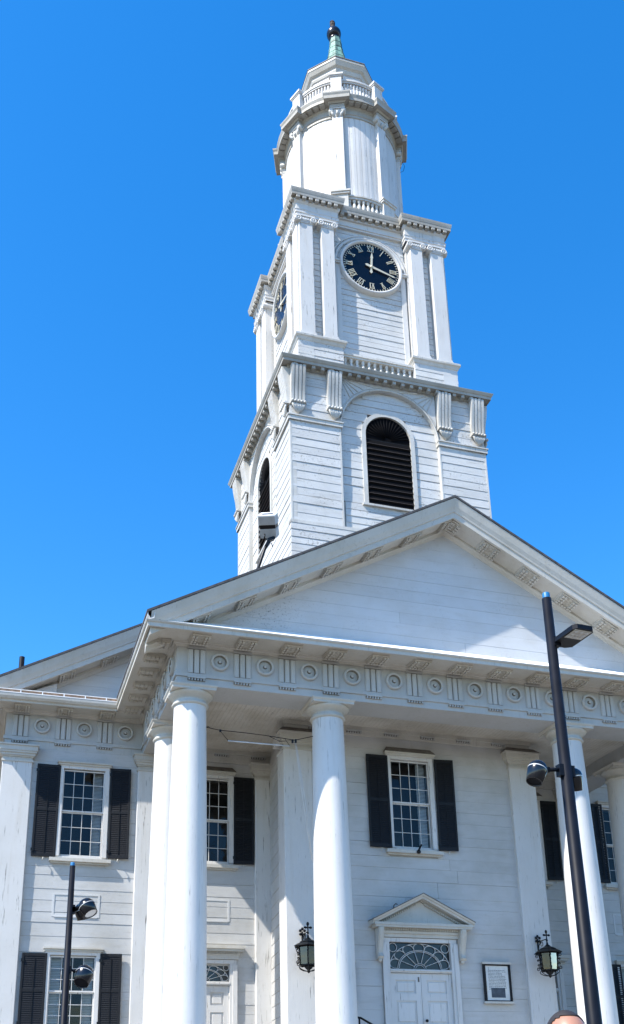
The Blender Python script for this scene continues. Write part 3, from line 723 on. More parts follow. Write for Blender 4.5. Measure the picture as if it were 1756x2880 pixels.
part('corner_board', MB().hexa([(-9.3, YB-.3, 11.30), (-8.62, YB-.3, 11.30), (-8.62, YB, 11.30), (-9.3, YB, 11.30), (-9.3, YB-.3, 11.45), (-8.62, YB-.3, 11.75), (-8.62, YB, 11.75), (-9.3, YB, 11.45)]), 'white_paint', church)

# ================================================================== TOWER
YT = 5.727
TW = Vector((0, YT, 0))
class Face:
    """pieces of one tower face in local axes (x along the face, -y outward); parts hold sub-parts"""
    def __init__(s): s.p = []
    def part(s, name, mb, mat): s.p.append([name, mb, mat, []]); return s.p[-1]
    def sub(s, par, name, mb, mat, kind=None): par[3].append((name, mb, mat, kind))
    def emit(s):
        meshes = [(n, mb.mesh(n, mt), [(a, b.mesh(a, c_), k) for a, b, c_, k in ch if a != 'board'], [x for x in ch if x[0] == 'board']) for n, mb, mt, ch in s.p]
        for kf, ang in ((0, 0.), (1, -math.pi/2)):
            for n, me, ch, bs in meshes:
                o = link(n, me, church, loc=TW, rz=ang)
                for a, b, k in ch: link(a, b, o, kind=k)
                if kf == 0:
                    for a, b, c_, k in bs: part('board', b, c_, o)
                elif bs:
                    J = MB()
                    for x in bs: J.merge(x[1])
                    part('boards', J, bs[0][2], o, kind='stuff')
        for ang in (math.pi/2, math.pi):
            by = {}
            for n, mb, mt, ch in s.p:
                by.setdefault(mt, MB()).merge(mb)
                for a, b, c_, k in ch: by.setdefault(c_, MB()).merge(b)
            for mt, mb in by.items(): link('tower_face', mb.mesh('tower_face', mt), church, loc=TW, rz=ang)
def fboards(F, par, x0, x1, z0, z1, v, pitch, mat='weathered_paint', xf=None, holes=(), split=9, t=.03):
    zs = rows(z0, z1, pitch, .07)
    for i in range(len(zs)-1):
        za, zb = zs[i], zs[i+1]
        xs = xf(za, zb) if xf else [(x0, x1)]
        for a, b in xs:
            for p, q in cut(a, b, za, zb, holes):
                if q-p > .04:
                    lp, gp = random.choice(((.003, .002), (.005, .003), (.007, .004), (.009, .005))); bm_ = board_mb(q-p, zb-za, t, lp, gp); F.sub(par, 'board', MB().merge(bm_, Matrix.Translation((p, -v+t+random.uniform(-.005, .004), za)) @ Matrix.Rotation(random.uniform(-.0015, .0015), 4, 'Y')), mat)

# ---- bell stage
A = 2.97; RV = 2.855
sqr = lambda h: [(-h, -h), (h, -h), (h, h), (-h, h)]
part('bell_stage', MB().sweep([(-.0, 12.0), (0, 12.0), (0, 21.4)], [(x, y) for x, y in sqr(2.81)], closed=True), 'weathered_paint', church, loc=TW)
F = Face()
base = F.part('base_course', MB().box(-2.96, 2.96, -2.96, -2.80, 12.5, 16.34).box(-3.0, 3.0, -3.0, -2.80, 16.30, 16.40), 'weathered_trim')
fboards(F, base, -2.99, 2.99, 14.6, 16.30, 2.995, .21)
for s in (-1, 1):
    X = sorted((s*1.49, s*2.965)); pr = F.part('pier', MB().box(X[0], X[1], -2.935, -2.80, 16.40, 21.36), 'weathered_paint')
    fboards(F, pr, X[0]+.045, X[1]-.045, 16.40, 19.57, 2.97, .262)
    fboards(F, pr, X[0]+.045, X[1]-.005, 19.74, 21.34, 2.965, .27)
    F.sub(pr, 'edge_trim', MB().box(X[0]-.002, X[0]+.043, -2.978, -2.80, 16.40, 19.57).box(X[1]-.043, X[1]+.006, -2.978, -2.80, 16.40, 19.57), 'weathered_trim')
    F.sub(pr, 'impost', MB().box(X[0]-.03, X[1]+.05, -3.02, -2.80, 19.575, 19.70).box(X[0]-.04, X[1]+.07, -3.045, -2.80, 19.70, 19.735), 'weathered_trim')
# arch plate with fan-ribbed spandrels
ar, az = 1.46, 19.66
sp = MB(); N = 28; top = 21.36
for i in range(N):
    t0, t1 = math.pi*i/N, math.pi*(i+1)/N
    p0, p1 = (ar*math.cos(t0), az+ar*math.sin(t0)), (ar*math.cos(t1), az+ar*math.sin(t1))
    sp.hexa([(p0[0], -2.965, p0[1]), (p1[0], -2.965, p1[1]), (p1[0], -2.80, p1[1]), (p0[0], -2.80, p0[1]), (p0[0], -2.965, top), (p1[0], -2.965, top), (p1[0], -2.80, top), (p0[0], -2.80, top)])
arch_p = F.part('arch', sp, 'weathered_paint')
am = MB(); am.tube([(1.485*math.cos(math.pi*i/40), -2.975, az+1.485*math.sin(math.pi*i/40)) for i in range(41)], .03, 6); am.tube([(1.55*math.cos(math.pi*i/40), -2.968, az+1.55*math.sin(math.pi*i/40)+.015*abs(math.sin(i*math.pi/4))) for i in range(4, 37)], .016, 5)
F.sub(arch_p, 'arch_moulding', am, 'weathered_trim')
for s in (-1, 1):
    fr = MB()
    for q in range(5):
        t = R(8+q*15); c0 = (s*1.44, 21.33); d = Vector((-s*math.cos(t)*1., -math.sin(t)))
        L_ = .25
        while L_ < 1.4:
            p = (c0[0]+d.x*L_, c0[1]+d.y*L_)
            if math.hypot(p[0], p[1]-az) < 1.57: break
            L_ += .02
        fr.tube([(c0[0], -2.97, c0[1]), (c0[0]+d.x*L_, -2.97, c0[1]+d.y*L_)], .016, 4)
    F.sub(arch_p, 'fan_ribs', fr, 'weathered_trim')
# recess field with the louvred opening
rec = F.part('recess_wall', MB().box(-1.49, -.70, -2.825, -2.80, 16.4, 21.3).box(.70, 1.49, -2.825, -2.80, 16.4, 21.3).box(-.70, .70, -2.825, -2.80, 16.4, 17.3), 'weathered_paint')
def rx(za, zb):
    zc = (za+zb)/2
    lim = 1.485 if zc < az else math.sqrt(max(.0, 1.50**2-(zc-az)**2))
    oz = 19.62; inn = 0
    if 17.30 < zc < oz: inn = .80
    elif oz <= zc < oz+.80: inn = math.sqrt(max(0, .80**2-(zc-oz)**2))
    if inn < .05: return [(-lim, lim)]
    return [(-lim, -inn+(-.04)), (inn-.04, lim)]
fboards(F, rec, 0, 0, 16.40, 17.28, 2.88, .22, xf=lambda a, b: [(-1.40, 1.40)])
fboards(F, rec, 0, 0, 17.30, 21.1, RV, .272, xf=rx)
oc = -.04; oz = 19.62; orr = .68
cs = MB(); N = 24
cs.box(oc-orr-.125, oc-orr, -2.90, -2.78, 17.30, oz); cs.box(oc+orr, oc+orr+.125, -2.90, -2.78, 17.30, oz)
for i in range(N):
    t0, t1 = math.pi*i/N, math.pi*(i+1)/N; P = []
    for yy in (-2.90, -2.78):
        for rr, tt in ((orr, t0), (orr+.125, t0), (orr+.125, t1), (orr, t1)): P.append((oc+rr*math.cos(tt), yy, oz+rr*math.sin(tt)))
    cs.hexa(P)
lw = F.part('louvred_window', cs, 'weathered_trim')
F.sub(lw, 'sill', MB().box(oc-.86, oc+.86, -2.95, -2.78, 17.24, 17.30), 'weathered_trim')
F.sub(lw, 'dark_back', MB().box(oc-.7, oc+.7, -2.822, -2.815, 17.25, 20.32), 'interior')
z = 17.32; 
while z < 19.5:
    F.sub(lw, 'slat', MB().hexa([(oc-orr, -2.885, z), (oc+orr, -2.885, z), (oc+orr, -2.872, z-.01), (oc-orr, -2.872, z-.01), (oc-orr, -2.83, z+.165), (oc+orr, -2.83, z+.165), (oc+orr, -2.822, z+.16), (oc-orr, -2.822, z+.16)]), 'louvre_paint')
    F.sub(lw, 'slat_edge', MB().box(oc-orr, oc+orr, -2.888, -2.884, z-.004, z+.005), 'louvre_edge'); z += .182
fan_m = MB()
fan_m.add([(oc, -2.84, oz-.1)]+[(oc+.68*math.cos(math.pi*i/24), -2.84, oz-.1+(.78)*math.sin(math.pi*i/24)) for i in range(25)], [(0, i, i+1) for i in range(1, 25)])
for i in range(1, 18):
    t = math.pi*i/18; fan_m.tube([(oc+.1*math.cos(t), -2.85, oz-.08+.1*math.sin(t)), (oc+.66*math.cos(t), -2.85, oz-.05+.70*math.sin(t))], [.008, .026], 4)
F.sub(lw, 'fan', fan_m, 'louvre_paint')
# consoles with shell leaf
def bell_console(cx):
    m = MB(); hw = .215; z0, z1 = 20.16, 21.33; cx0 = cx
    for q in range(4):
        xa = cx-hw+q*(2*hw/4); xb = xa+2*hw/4
        for (ins, ex) in ((.004, 0.), (.022, .018)):
            pr = []
            for i in range(15):
                t = i/14; zz = z1-(z1-z0)*t
                o = .075+.125*(.5+.5*math.cos(math.pi*min(1, t*1.1)))+ex; pr.append((-2.96-o, zz))
            m.ext([(-2.95, z1)]+pr+[(-2.95, z0)], 'x', xa+ins, xb-ins)
    m.box(cx-hw-.01, cx+hw+.01, -3.10, -2.95, z0-.07, z0+.0)
    for q in range(5): m.sphere((cx-hw+.035+q*.09, -3.10, z0-.03), .042, .042, .042, 8, 6)
    return m
for cx in (-2.735, -1.665, 1.70, 2.755):
    o = F.part('console', bell_console(cx), 'weathered_trim'); lf = MB()
    for q in range(7):
        t = R(-60+q*20); ln = .30*(1-.12*abs(q-3)/3)
        lf.tube([(cx+.06*(q-3), -3.05, 20.11), (cx+.052*(q-3), -3.075, 20.0), (cx+.030*(q-3), -3.04, 19.84+.012*abs(q-3)), (cx+.020*(q-3), -3.0, 19.78+.02*abs(q-3))], [.026, .034, .026, .012], 6)
    F.sub(o, 'shell_leaf', lf, 'weathered_trim')
F.emit()
cp = [(0, 21.30), (.03, 21.31), (.05, 21.34), (.055, 21.385), (.20, 21.385), (.20, 21.37), (.225, 21.37), (.23, 21.45), (.25, 21.465), (.285, 21.53), (.29, 21.55), (.0, 21.60), (-.7, 21.72)]
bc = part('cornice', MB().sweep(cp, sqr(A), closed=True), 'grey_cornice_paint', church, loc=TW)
MOD = MB().bev(-.05, .05, -.155, .0, -.115, 0, .01).box(-.058, .058, -.165, 0, -.012, .0).mesh('modillion', 'grey_cornice_paint')
for kf in range(4):
    for i in range(22):
        u = -2.97+.135+(2*2.97-.27)*i/21
        c_, s_ = math.cos(-kf*math.pi/2), math.sin(-kf*math.pi/2); p = (u*c_-(-A-.045)*s_, u*s_+(-A-.045)*c_)
        if kf < 3: link('modillion', MOD, bc, loc=(p[0], p[1], 21.386), rz=-kf*math.pi/2)

# ---- clock stage
part('clock_stage', MB().sweep([(0, 21.5), (0, 28.1)], sqr(2.12), closed=True), 'weathered_paint', church, loc=TW)
F = Face()
cw = F.part('clock_wall', MB().box(-1.16, 1.16, -2.13, -2.05, 21.6, 28.1), 'weathered_paint')
fboards(F, cw, -1.15, 1.15, 22.76, 27.85, 2.16, .205)
for s in (-1, 1):
    X = sorted((s*1.13, s*2.53)); pl_ = F.part('plinth', MB().box(X[0], X[1], -2.50, -2.05, 21.5, 22.94), 'weathered_paint')
    fboards(F, pl_, X[0]+.002, X[1]-.01, 21.62, 22.80, 2.525, .26)
    F.sub(pl_, 'plinth_cap', MB().sweep([(0, 22.80), (.02, 22.82), (.05, 22.90), (.09, 22.93), (.095, 22.99), (.06, 23.03), (-.3, 23.07)], [(X[0], -2.1), (X[0], -2.52), (X[1], -2.52), (X[1], -2.1)]), 'weathered_trim')
    F.sub(pl_, 'back_wall', MB().box(X[0]+.08, X[1]-.14, -2.26, -2.05, 23.1, 27.75), 'weathered_paint')
    for b in range(20): F.sub(pl_, 'strip', MB().merge(board_mb(.29, .215, .02), Matrix.Translation((X[0]+.50 if s > 0 else X[1]-.50-.29, -2.26, 23.2+b*.215))), 'weathered_paint')
    for xa, xb in ((1.27, 1.69), (1.96, 2.41)):
        P = sorted((s*xa, s*xb))
        po = F.part('pilaster', MB().bev(P[0], P[1], -2.47, -2.1, 23.21, 27.36, .012).box(P[0]-.03, P[1]+.03, -2.5, -2.1, 23.05, 23.14).box(P[0]-.015, P[1]+.015, -2.485, -2.1, 23.14, 23.21), 'smooth_paint')
        cap = MB().box(P[0]-.01, P[1]+.01, -2.49, -2.1, 27.34, 27.38); cap.box(P[0], P[1], -2.50, -2.1, 27.38, 27.56); cap.box(P[0]-.06, P[1]+.06, -2.53, -2.1, 27.56, 27.62)
        for e in range(5): cap.sphere((P[0]+.07+e*(P[1]-P[0]-.14)/4, -2.505, 27.47), .03, .02, .05, 8, 6)
        for vx in (P[0]-.015, P[1]+.015):
            cap.lathe([(.0001, -2.545), (.03, -2.545), (.032, -2.52), (.06, -2.52), (.065, -2.545), (.095, -2.545), (.10, -2.53), (.10, -2.15)], 16, (vx, 0, 27.46), axis='y')
        F.sub(po, 'capital', cap, 'smooth_paint')
    Xe = sorted((s*1.12, s*2.50)); pe = [(Xe[0], -2.1), (Xe[0], -2.48), (Xe[1], -2.48), (Xe[1], -2.1)]
    en = F.part('entablature', MB().sweep([(-.02, 27.60), (0, 27.60), (0, 27.69), (.02, 27.70), (.02, 27.79), (.035, 27.81), (0, 27.83), (0, 28.06), (.02, 28.08), (.05, 28.12), (.06, 28.19)], pe, caps=False), 'smooth_paint')
arc = MB()
arc.tube([(1.16*math.cos(math.pi*i/36), -2.185, 26.42+1.16*math.sin(math.pi*i/36)) for i in range(37)], .055, 6); arc.tube([(1.27*math.cos(math.pi*i/36), -2.175, 26.42+1.27*math.sin(math.pi*i/36)) for i in range(37)], .03, 6)
arc.box(-1.16, -1.0, -2.19, -2.1, 22.74, 26.34); arc.box(1.0, 1.16, -2.19, -2.1, 22.74, 26.34)
for s in (-1, 1):
    X = sorted((s*.96, s*1.2)); arc.box(X[0], X[1], -2.25, -2.1, 26.34, 26.39); arc.box(X[0], X[1], -2.28, -2.1, 26.39, 26.44)
F.part('arch_moulding', arc, 'smooth_paint')
ce_ = F.part('entablature', MB().box(-1.13, 1.13, -2.24, -2.05, 27.80, 28.12).box(-1.13, 1.13, -2.27, -2.05, 27.86, 27.90).box(-1.13, 1.13, -2.30, -2.05, 28.10, 28.19), 'smooth_paint')
# blind balustrade between the plinths
bl = F.part('balustrade', MB().box(-1.13, 1.13, -2.42, -2.05, 22.61, 22.68).box(-1.13, 1.13, -2.45, -2.05, 22.671, 22.74), 'weathered_trim')
F.sub(bl, 'balustrade_base', MB().box(-1.13, 1.13, -2.40, -2.05, 21.6, 22.12), 'weathered_trim')
F.sub(bl, 'backing', MB().box(-1.13, 1.13, -2.25, -2.05, 22.1, 22.65), 'weathered_paint')
bpf = [(.05, 0), (.05, .04), (.03, .06), (.055, .14), (.062, .2), (.04, .3), (.03, .36), (.05, .40), (.05, .49)]
for i in range(12): F.sub(bl, 'baluster', MB().lathe(bpf, 10, (-1.03+i*2.06/11, -2.34, 22.12)), 'weathered_trim')
# clock
CZ = 26.41; CX = .0
ck = F.part('clock', MB().lathe([(.93, -2.22), (.95, -2.30), (1.0, -2.32), (1.03, -2.30), (1.05, -2.16)], 56, (CX, 0, CZ), axis='y'), 'smooth_paint')
F.sub(ck, 'dial', MB().lathe([(.0001, -2.245), (.945, -2.245), (.945, -2.2)], 56, (CX, 0, CZ), axis='y', smooth=False), 'dial')
def on_dial(pts, ang, rr):          # polygon in (tangent, outward) set at clock angle
    c_, s_ = math.sin(ang), math.cos(ang)
    return [(CX+(rr+b)*c_+a*s_, CZ+(rr+b)*s_-a*c_) for a, b in pts]
tk = MB()
for i in range(60):
    q = .010 if i % 5 else .015
    F.sub(ck, 'minute_mark', MB().ext(on_dial([(-q, -.03), (q, -.03), (q, .025), (-q, .025)], R(6*i), .885), 'y', -2.256, -2.247), 'gold')
def stroke(m, p, q, w_, ang, rr):
    d = Vector((q[0]-p[0], q[1]-p[1])).normalized(); n_ = Vector((-d.y, d.x))*w_/2
    m.ext(on_dial([(p[0]+n_.x, p[1]+n_.y), (p[0]-n_.x, p[1]-n_.y), (q[0]-n_.x, q[1]-n_.y), (q[0]+n_.x, q[1]+n_.y)], ang, rr), 'y', -2.262-random.uniform(0, .004), -2.247)
for i, tx in enumerate(('XII', 'I', 'II', 'III', 'IIII', 'V', 'VI', 'VII', 'VIII', 'IX', 'X', 'XI')):
    m = MB(); ang = R(30*i); wd = {'I': .055, 'V': .12, 'X': .13}; tot = sum(wd[c_] for c_ in tx); x = -tot/2; H = .10
    for c_ in tx:
        a, b = x, x+wd[c_]
        if c_ == 'I': stroke(m, ((a+b)/2, -H), ((a+b)/2, H), .019, ang, .73)
        if c_ == 'V': stroke(m, (a+.02, H), ((a+b)/2, -H), .023, ang, .73); stroke(m, (b-.02, H), ((a+b)/2, -H), .012, ang, .73)
        if c_ == 'X': stroke(m, (a+.02, H), (b-.02, -H), .023, ang, .73); stroke(m, (b-.02, H), (a+.02, -H), .012, ang, .73)
        x = b
    stroke(m, (-tot/2+.01, H), (tot/2-.01, H), .012, ang, .73); stroke(m, (-tot/2+.01, -H), (tot/2-.01, -H), .012, ang, .73)
    F.sub(ck, 'numeral', m, 'gold')
F.sub(ck, 'hour_hand', MB().ext(on_dial([(-.035, 0), (-.03, .35), (-.045, .38), (0, .60), (.045, .38), (.03, .35), (.035, 0), (.02, -.08), (.05, -.2), (0, -.26), (-.05, -.2), (-.02, -.08)], R(4), 0), 'y', -2.282, -2.27), 'gold')
F.sub(ck, 'minute_hand', MB().ext(on_dial([(-.04, 0), (-.022, .70), (-.03, .73), (0, .83), (.03, .73), (.022, .70), (.04, 0), (.045, -.17), (.0, -.22), (-.045, -.17)], R(107), 0), 'y', -2.298, -2.286).lathe([(.0001, -2.31), (.04, -2.31), (.045, -2.25)], 12, (CX, 0, CZ), axis='y'), 'gold')
F.emit()
# clock stage cornice, breaking forward over the paired pilasters
o1, o2, hb = 2.54, 2.30, 1.10
br = []
for kf in range(4):
    a = -kf*math.pi/2
    for (u, v) in ((-o1, o1), (-hb, o1), (-hb, o2), (hb, o2), (hb, o1)):
        pass
pts = []
for kf in range(4):
    a = kf*math.pi/2
    for (u, v) in ((-o1, -o1), (-hb, -o1), (-hb, -o2), (hb, -o2), (hb, -o1)): pts.append((u*math.cos(a)-v*math.sin(a), u*math.sin(a)+v*math.cos(a)))
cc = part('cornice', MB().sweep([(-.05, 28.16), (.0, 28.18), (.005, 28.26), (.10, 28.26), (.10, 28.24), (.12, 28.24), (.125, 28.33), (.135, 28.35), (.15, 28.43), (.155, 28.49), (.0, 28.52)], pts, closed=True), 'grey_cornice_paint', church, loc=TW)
part('stage_roof', MB().box(-2.28, 2.28, -2.28, 2.28, 28.40, 28.525).box(-2.0, 2.0, -2.0, 2.0, 28.45, 28.59), 'grey_cornice_paint', church, loc=TW)
DEN = MB().bev(-.06, .06, -.115, .0, -.12, 0, .008).mesh('modillion', 'grey_cornice_paint')
for kf in range(3):
    a = -kf*math.pi/2
    us = [(-o1+.08+i*.205, o1) for i in range(7)]+[(-hb+.16+i*.236, o2) for i in range(9)]+[(o1-.08-i*.205, o1) for i in range(7)]
    for u, v in us:
        link('modillion', DEN, cc, loc=(u*math.cos(a)+v*math.sin(a), u*math.sin(a)-v*math.cos(a), 28.262), rz=a)

# ---- drum
DX = .02
DR = Vector((DX, YT, 0))
drum = part('drum', MB().lathe([(1.90, 28.4), (1.90, 33.5)], 64), 'smooth_paint', church, loc=DR)
def polar(r_, a): return (-r_*math.sin(a), -r_*math.cos(a))       # angle to the left of straight ahead
for k in range(8):
    a0 = R(22.5+45*k)
    # vertical boards between pilasters
    nb = 6; h0, h1 = a0+R(5.4), a0+R(45-5.4)
    for i in range(nb):
        t0 = h0+(h1-h0)*i/nb+.002; t1 = h0+(h1-h0)*(i+1)/nb-.002; v = []
        rj = 1.93+random.uniform(-.004, .004)
        for z in (28.6, 33.2):
            for rr, tt in ((rj, t0), (rj+.004, (t0+t1)/2), (rj, t1), (1.88, t1), (1.88, t0)): v.append((*polar(rr, tt), z))
        link('board', MB().add(v, [(0, 1, 6, 5), (1, 2, 7, 6), (2, 3, 8, 7), (3, 4, 9, 8), (4, 0, 5, 9), (0, 4, 3, 2, 1), (5, 6, 7, 8, 9)]).mesh('board', 'smooth_paint'), drum)
    # pilaster with capital and pedestal (local: -y outward), rotated
    rz = -a0
    if k == 0:
        pm = MB().bev(-.18, .18, -2.06, -1.85, 29.62, 33.0, .01).mesh('pilaster', 'smooth_paint')
        cm = MB().box(-.19, .19, -2.045, -1.85, 32.93, 32.98)
        cm.hexa([(-.17, -2.05, 33.0), (.17, -2.05, 33.0), (.17, -1.85, 33.0), (-.17, -1.85, 33.0), (-.2, -2.10, 33.30), (.2, -2.10, 33.30), (.2, -1.85, 33.30), (-.2, -1.85, 33.30)])
        for s in (-1, 1):
            cm.lathe([(.0001, -2.14), (.05, -2.14), (.085, -2.12), (.085, -1.9)], 12, (s*.20, 0, 33.24), axis='y')
            cm.tube([(s*.12, -2.05, 33.0), (s*.14, -2.09, 33.1), (s*.20, -2.12, 33.16)], [.03, .045, .03], 6)
        cm.tube([(0, -2.05, 33.0), (0, -2.10, 33.12), (0, -2.13, 33.2)], [.03, .05, .03], 6); cm.box(-.26, .26, -2.13, -1.85, 33.31, 33.37)
        dm = MB().box(-.24, .24, -2.17, -1.85, 28.5, 29.45); dm.box(-.29, .29, -2.22, -1.85, 29.45, 29.52); dm.box(-.32, .32, -2.25, -1.85, 29.52, 29.58)
        dm = dm.mesh('pedestal', 'weathered_trim'); cm = cm.mesh('capital', 'weathered_trim')
        bb = MB().box(-.25, .25, -2.14, -1.6, 33.36, 33.52); 
        bb.sweep([(0, 33.50), (.03, 33.53), (.05, 33.57), (.155, 33.575), (.155, 33.56), (.17, 33.56), (.175, 33.68), (.205, 33.75), (.21, 33.80), (0, 33.84)], [(-.26, -1.7), (-.26, -2.16), (.26, -2.16), (.26, -1.7)])
        bbm = bb.mesh('cornice_break', 'grey_cornice_paint')
        pom = MB().bev(-.19, .19, -2.02, -1.66, 33.78, 34.93, .01); pom.box(-.215, .215, -2.045, -1.64, 34.93, 34.98); pom.box(-.245, .245, -2.075, -1.61, 34.98, 35.06); pom.box(-.21, .21, -2.03, -1.65, 33.78, 33.98); pom = pom.mesh('post', 'smooth_paint')
        ubm = MB().lathe([(.05, 0), (.05, .08), (.03, .10), (.06, .22), (.068, .30), (.045, .45), (.03, .58), (.05, .62), (.05, .72)], 10).mesh('baluster', 'smooth_paint')
        lbm = MB().lathe([(.055, 0), (.055, .1), (.03, .13), (.065, .26), (.07, .34), (.045, .46), (.03, .52), (.055, .55), (.055, .62)], 10).mesh('baluster', 'weathered_trim')
    o = link('pilaster', pm, church, loc=DR, rz=rz); link('capital', cm, o); link('pedestal', dm, o); link('cornice_break', bbm, o)
    # lower balustrade between pedestals
    rail = MB(); n = 8
    plin = MB()
    for z0_, z1_, ri, ro in ((29.30, 29.385, 1.93, 2.12), (29.38, 29.44, 1.93, 2.15), (28.5, 28.66, 1.93, 2.12)):
        v = []; f = []
        for i in range(n+1):
            t = a0+R(5.5)+R(34)*i/n
            v += [(*polar(ri, t), z0_), (*polar(ro, t), z0_), (*polar(ro, t), z1_), (*polar(ri, t), z1_)]
        for i in range(n):
            for q in range(4): f.append((i*4+q, i*4+(q+1) % 4, i*4+4+(q+1) % 4, i*4+4+q))
        (rail if z0_ > 29 else plin).add(v, f)
    lb = part('balustrade', rail, 'weathered_trim', church, loc=DR); part('balustrade_plinth', plin, 'weathered_trim', lb)
    for i in range(8):
        t = a0+R(7.5)+R(30)*i/7; p = polar(2.05, t); link('baluster', lbm, lb, loc=(p[0], p[1], 28.67))
    # upper balustrade
    rail = MB(); plin = MB()
    for z0_, z1_, ri, ro in ((34.78, 34.845, 1.76, 1.90), (34.84, 34.92, 1.73, 1.93), (33.80, 34.0, 1.75, 1.91)):
        v = []; f = []
        for i in range(n+1):
            t = a0+R(5)+R(35)*i/n
            v += [(*polar(ri, t), z0_), (*polar(ro, t), z0_), (*polar(ro, t), z1_), (*polar(ri, t), z1_)]
        for i in range(n):
            for q in range(4): f.append((i*4+q, i*4+(q+1) % 4, i*4+4+(q+1) % 4, i*4+4+q))
        (rail if z0_ > 34.5 else plin).add(v, f)
    ub = part('balustrade', rail, 'smooth_paint', church, loc=DR); part('balustrade_plinth', plin, 'smooth_paint', ub)
    link('post', pom, ub, rz=rz)
    for i in range(9):
        t = a0+R(8.5)+R(28)*i/8; p = polar(1.83, t); link('baluster', ubm, ub, loc=(p[0], p[1], 34.03))
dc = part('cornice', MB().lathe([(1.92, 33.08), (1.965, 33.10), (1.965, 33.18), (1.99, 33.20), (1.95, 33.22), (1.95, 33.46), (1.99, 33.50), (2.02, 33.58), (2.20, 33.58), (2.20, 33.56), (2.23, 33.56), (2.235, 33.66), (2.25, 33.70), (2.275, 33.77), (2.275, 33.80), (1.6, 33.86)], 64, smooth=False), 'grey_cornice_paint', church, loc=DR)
MU2 = MB().bev(-.085, .085, -2.19, -1.98, 33.53, 33.58, .01).mesh('modillion', 'grey_cornice_paint')
for k in range(8):
    for i in range(4): link('modillion', MU2, dc, rz=-R(22.5+45*k+13.5+i*6.2))
part('drum_roof', MB().lathe([(2.2, 33.80), (1.0, 34.0), (.01, 34.0)], 48), 'flashing', church, loc=DR)
# octagonal attic, roof, copper spirelet
OA = R(-90+22.5)
lan = part('attic', MB().lathe([(1.16, 33.9), (1.16, 36.5)], 8, smooth=False, a0=OA), 'smooth_paint', church, loc=DR)
for k in range(8):
    for i in range(6):
        zz0 = 34.9+i*.26; v = []
        for z, e in ((zz0+.004, .022), (zz0+.252, .012)):
            for s in (0, 1):
                t = R(22.5+45*(k+s)); p = polar(1.16+e, t); v.append((*p, z))
        part('clapboard', MB().add(v+[(p[0]*.97, p[1]*.97, p[2]) for p in v], [(0, 1, 3, 2), (4, 6, 7, 5), (0, 4, 5, 1), (2, 3, 7, 6), (0, 2, 6, 4), (1, 5, 7, 3)]), 'smooth_paint', lan)
part('attic_cornice', MB().lathe([(1.15, 36.22), (1.21, 36.24), (1.24, 36.32), (1.25, 36.40), (1.33, 36.46), (1.40, 36.60), (1.42, 36.62), (1.42, 36.70), (1.40, 36.71)], 8, smooth=False, a0=OA), 'trim_paint', church, loc=DR)
part('attic_roof', MB().lathe([(1.42, 36.70), (1.44, 36.72), (1.43, 36.76), (.75, 37.15), (.01, 37.2)], 8, smooth=False, a0=OA), 'flashing', church, loc=DR)
spp = []
for i in range(9):
    t = i/8; spp.append((.21+.60*(1-t)**1.7, 37.05+2.45*t))
spire = part('spire', MB().lathe([(r_-.012, z) for r_, z in spp], 8, smooth=False, a0=OA), 'copper_patina', church, loc=DR)
for k in range(8):
    for i in range(8):
        (ra, za), (rb, zb) = spp[i], spp[i+1]; cutp = [0, 1] if i > 5 else [0, .5+(.12 if i % 2 else -.12), 1]
        for q in range(len(cutp)-1):
            v = []
            for rr, z, e in ((ra, za, .012), (rb, zb, .0)):
                P0 = Vector((*polar(rr+e, R(22.5+45*k)), z)); P1 = Vector((*polar(rr+e, R(67.5+45*k)), z))
                v += [P0.lerp(P1, cutp[q]+.012), P0.lerp(P1, cutp[q+1]-.012)]
            w_ = v+[Vector((p.x*.95, p.y*.95, p.z)) for p in v]
            part('plate', MB().add(w_, [(0, 1, 3, 2), (4, 6, 7, 5), (0, 4, 5, 1), (2, 3, 7, 6), (0, 2, 6, 4), (1, 5, 7, 3)]), 'copper_patina', spire)
part('finial_ball', MB().sphere((-.05, 0, 39.80), .27, n=28, m=18).lathe([(.2, 39.48), (.22, 39.52), (.16, 39.6)], 20, (-.02, 0, 0)), 'ball_metal', church, loc=DR)
ft = MB().lathe([(.10, 40.02), (.12, 40.06), (.085, 40.10), (.075, 40.2), (.10, 40.28), (.09, 40.36), (.11, 40.40), (.07, 40.46), (.001, 40.44)], 9, (-.09, 0, 0), smooth=False)
ft.v = [(x+random.uniform(-.012, .012), y+random.uniform(-.012, .012), z+random.uniform(-.015, .015)) for x, y, z in ft.v]
part('finial_stub', ft, 'finial_rust', church, loc=DR)
part('cable', MB().tube([(2.12, 0, 34.2), (2.38, 0, 34.22), (2.48, 0, 34.0), (2.42, 0, 33.75), (2.2, 0, 33.55)], .008, 4), 'iron', church, loc=DR)

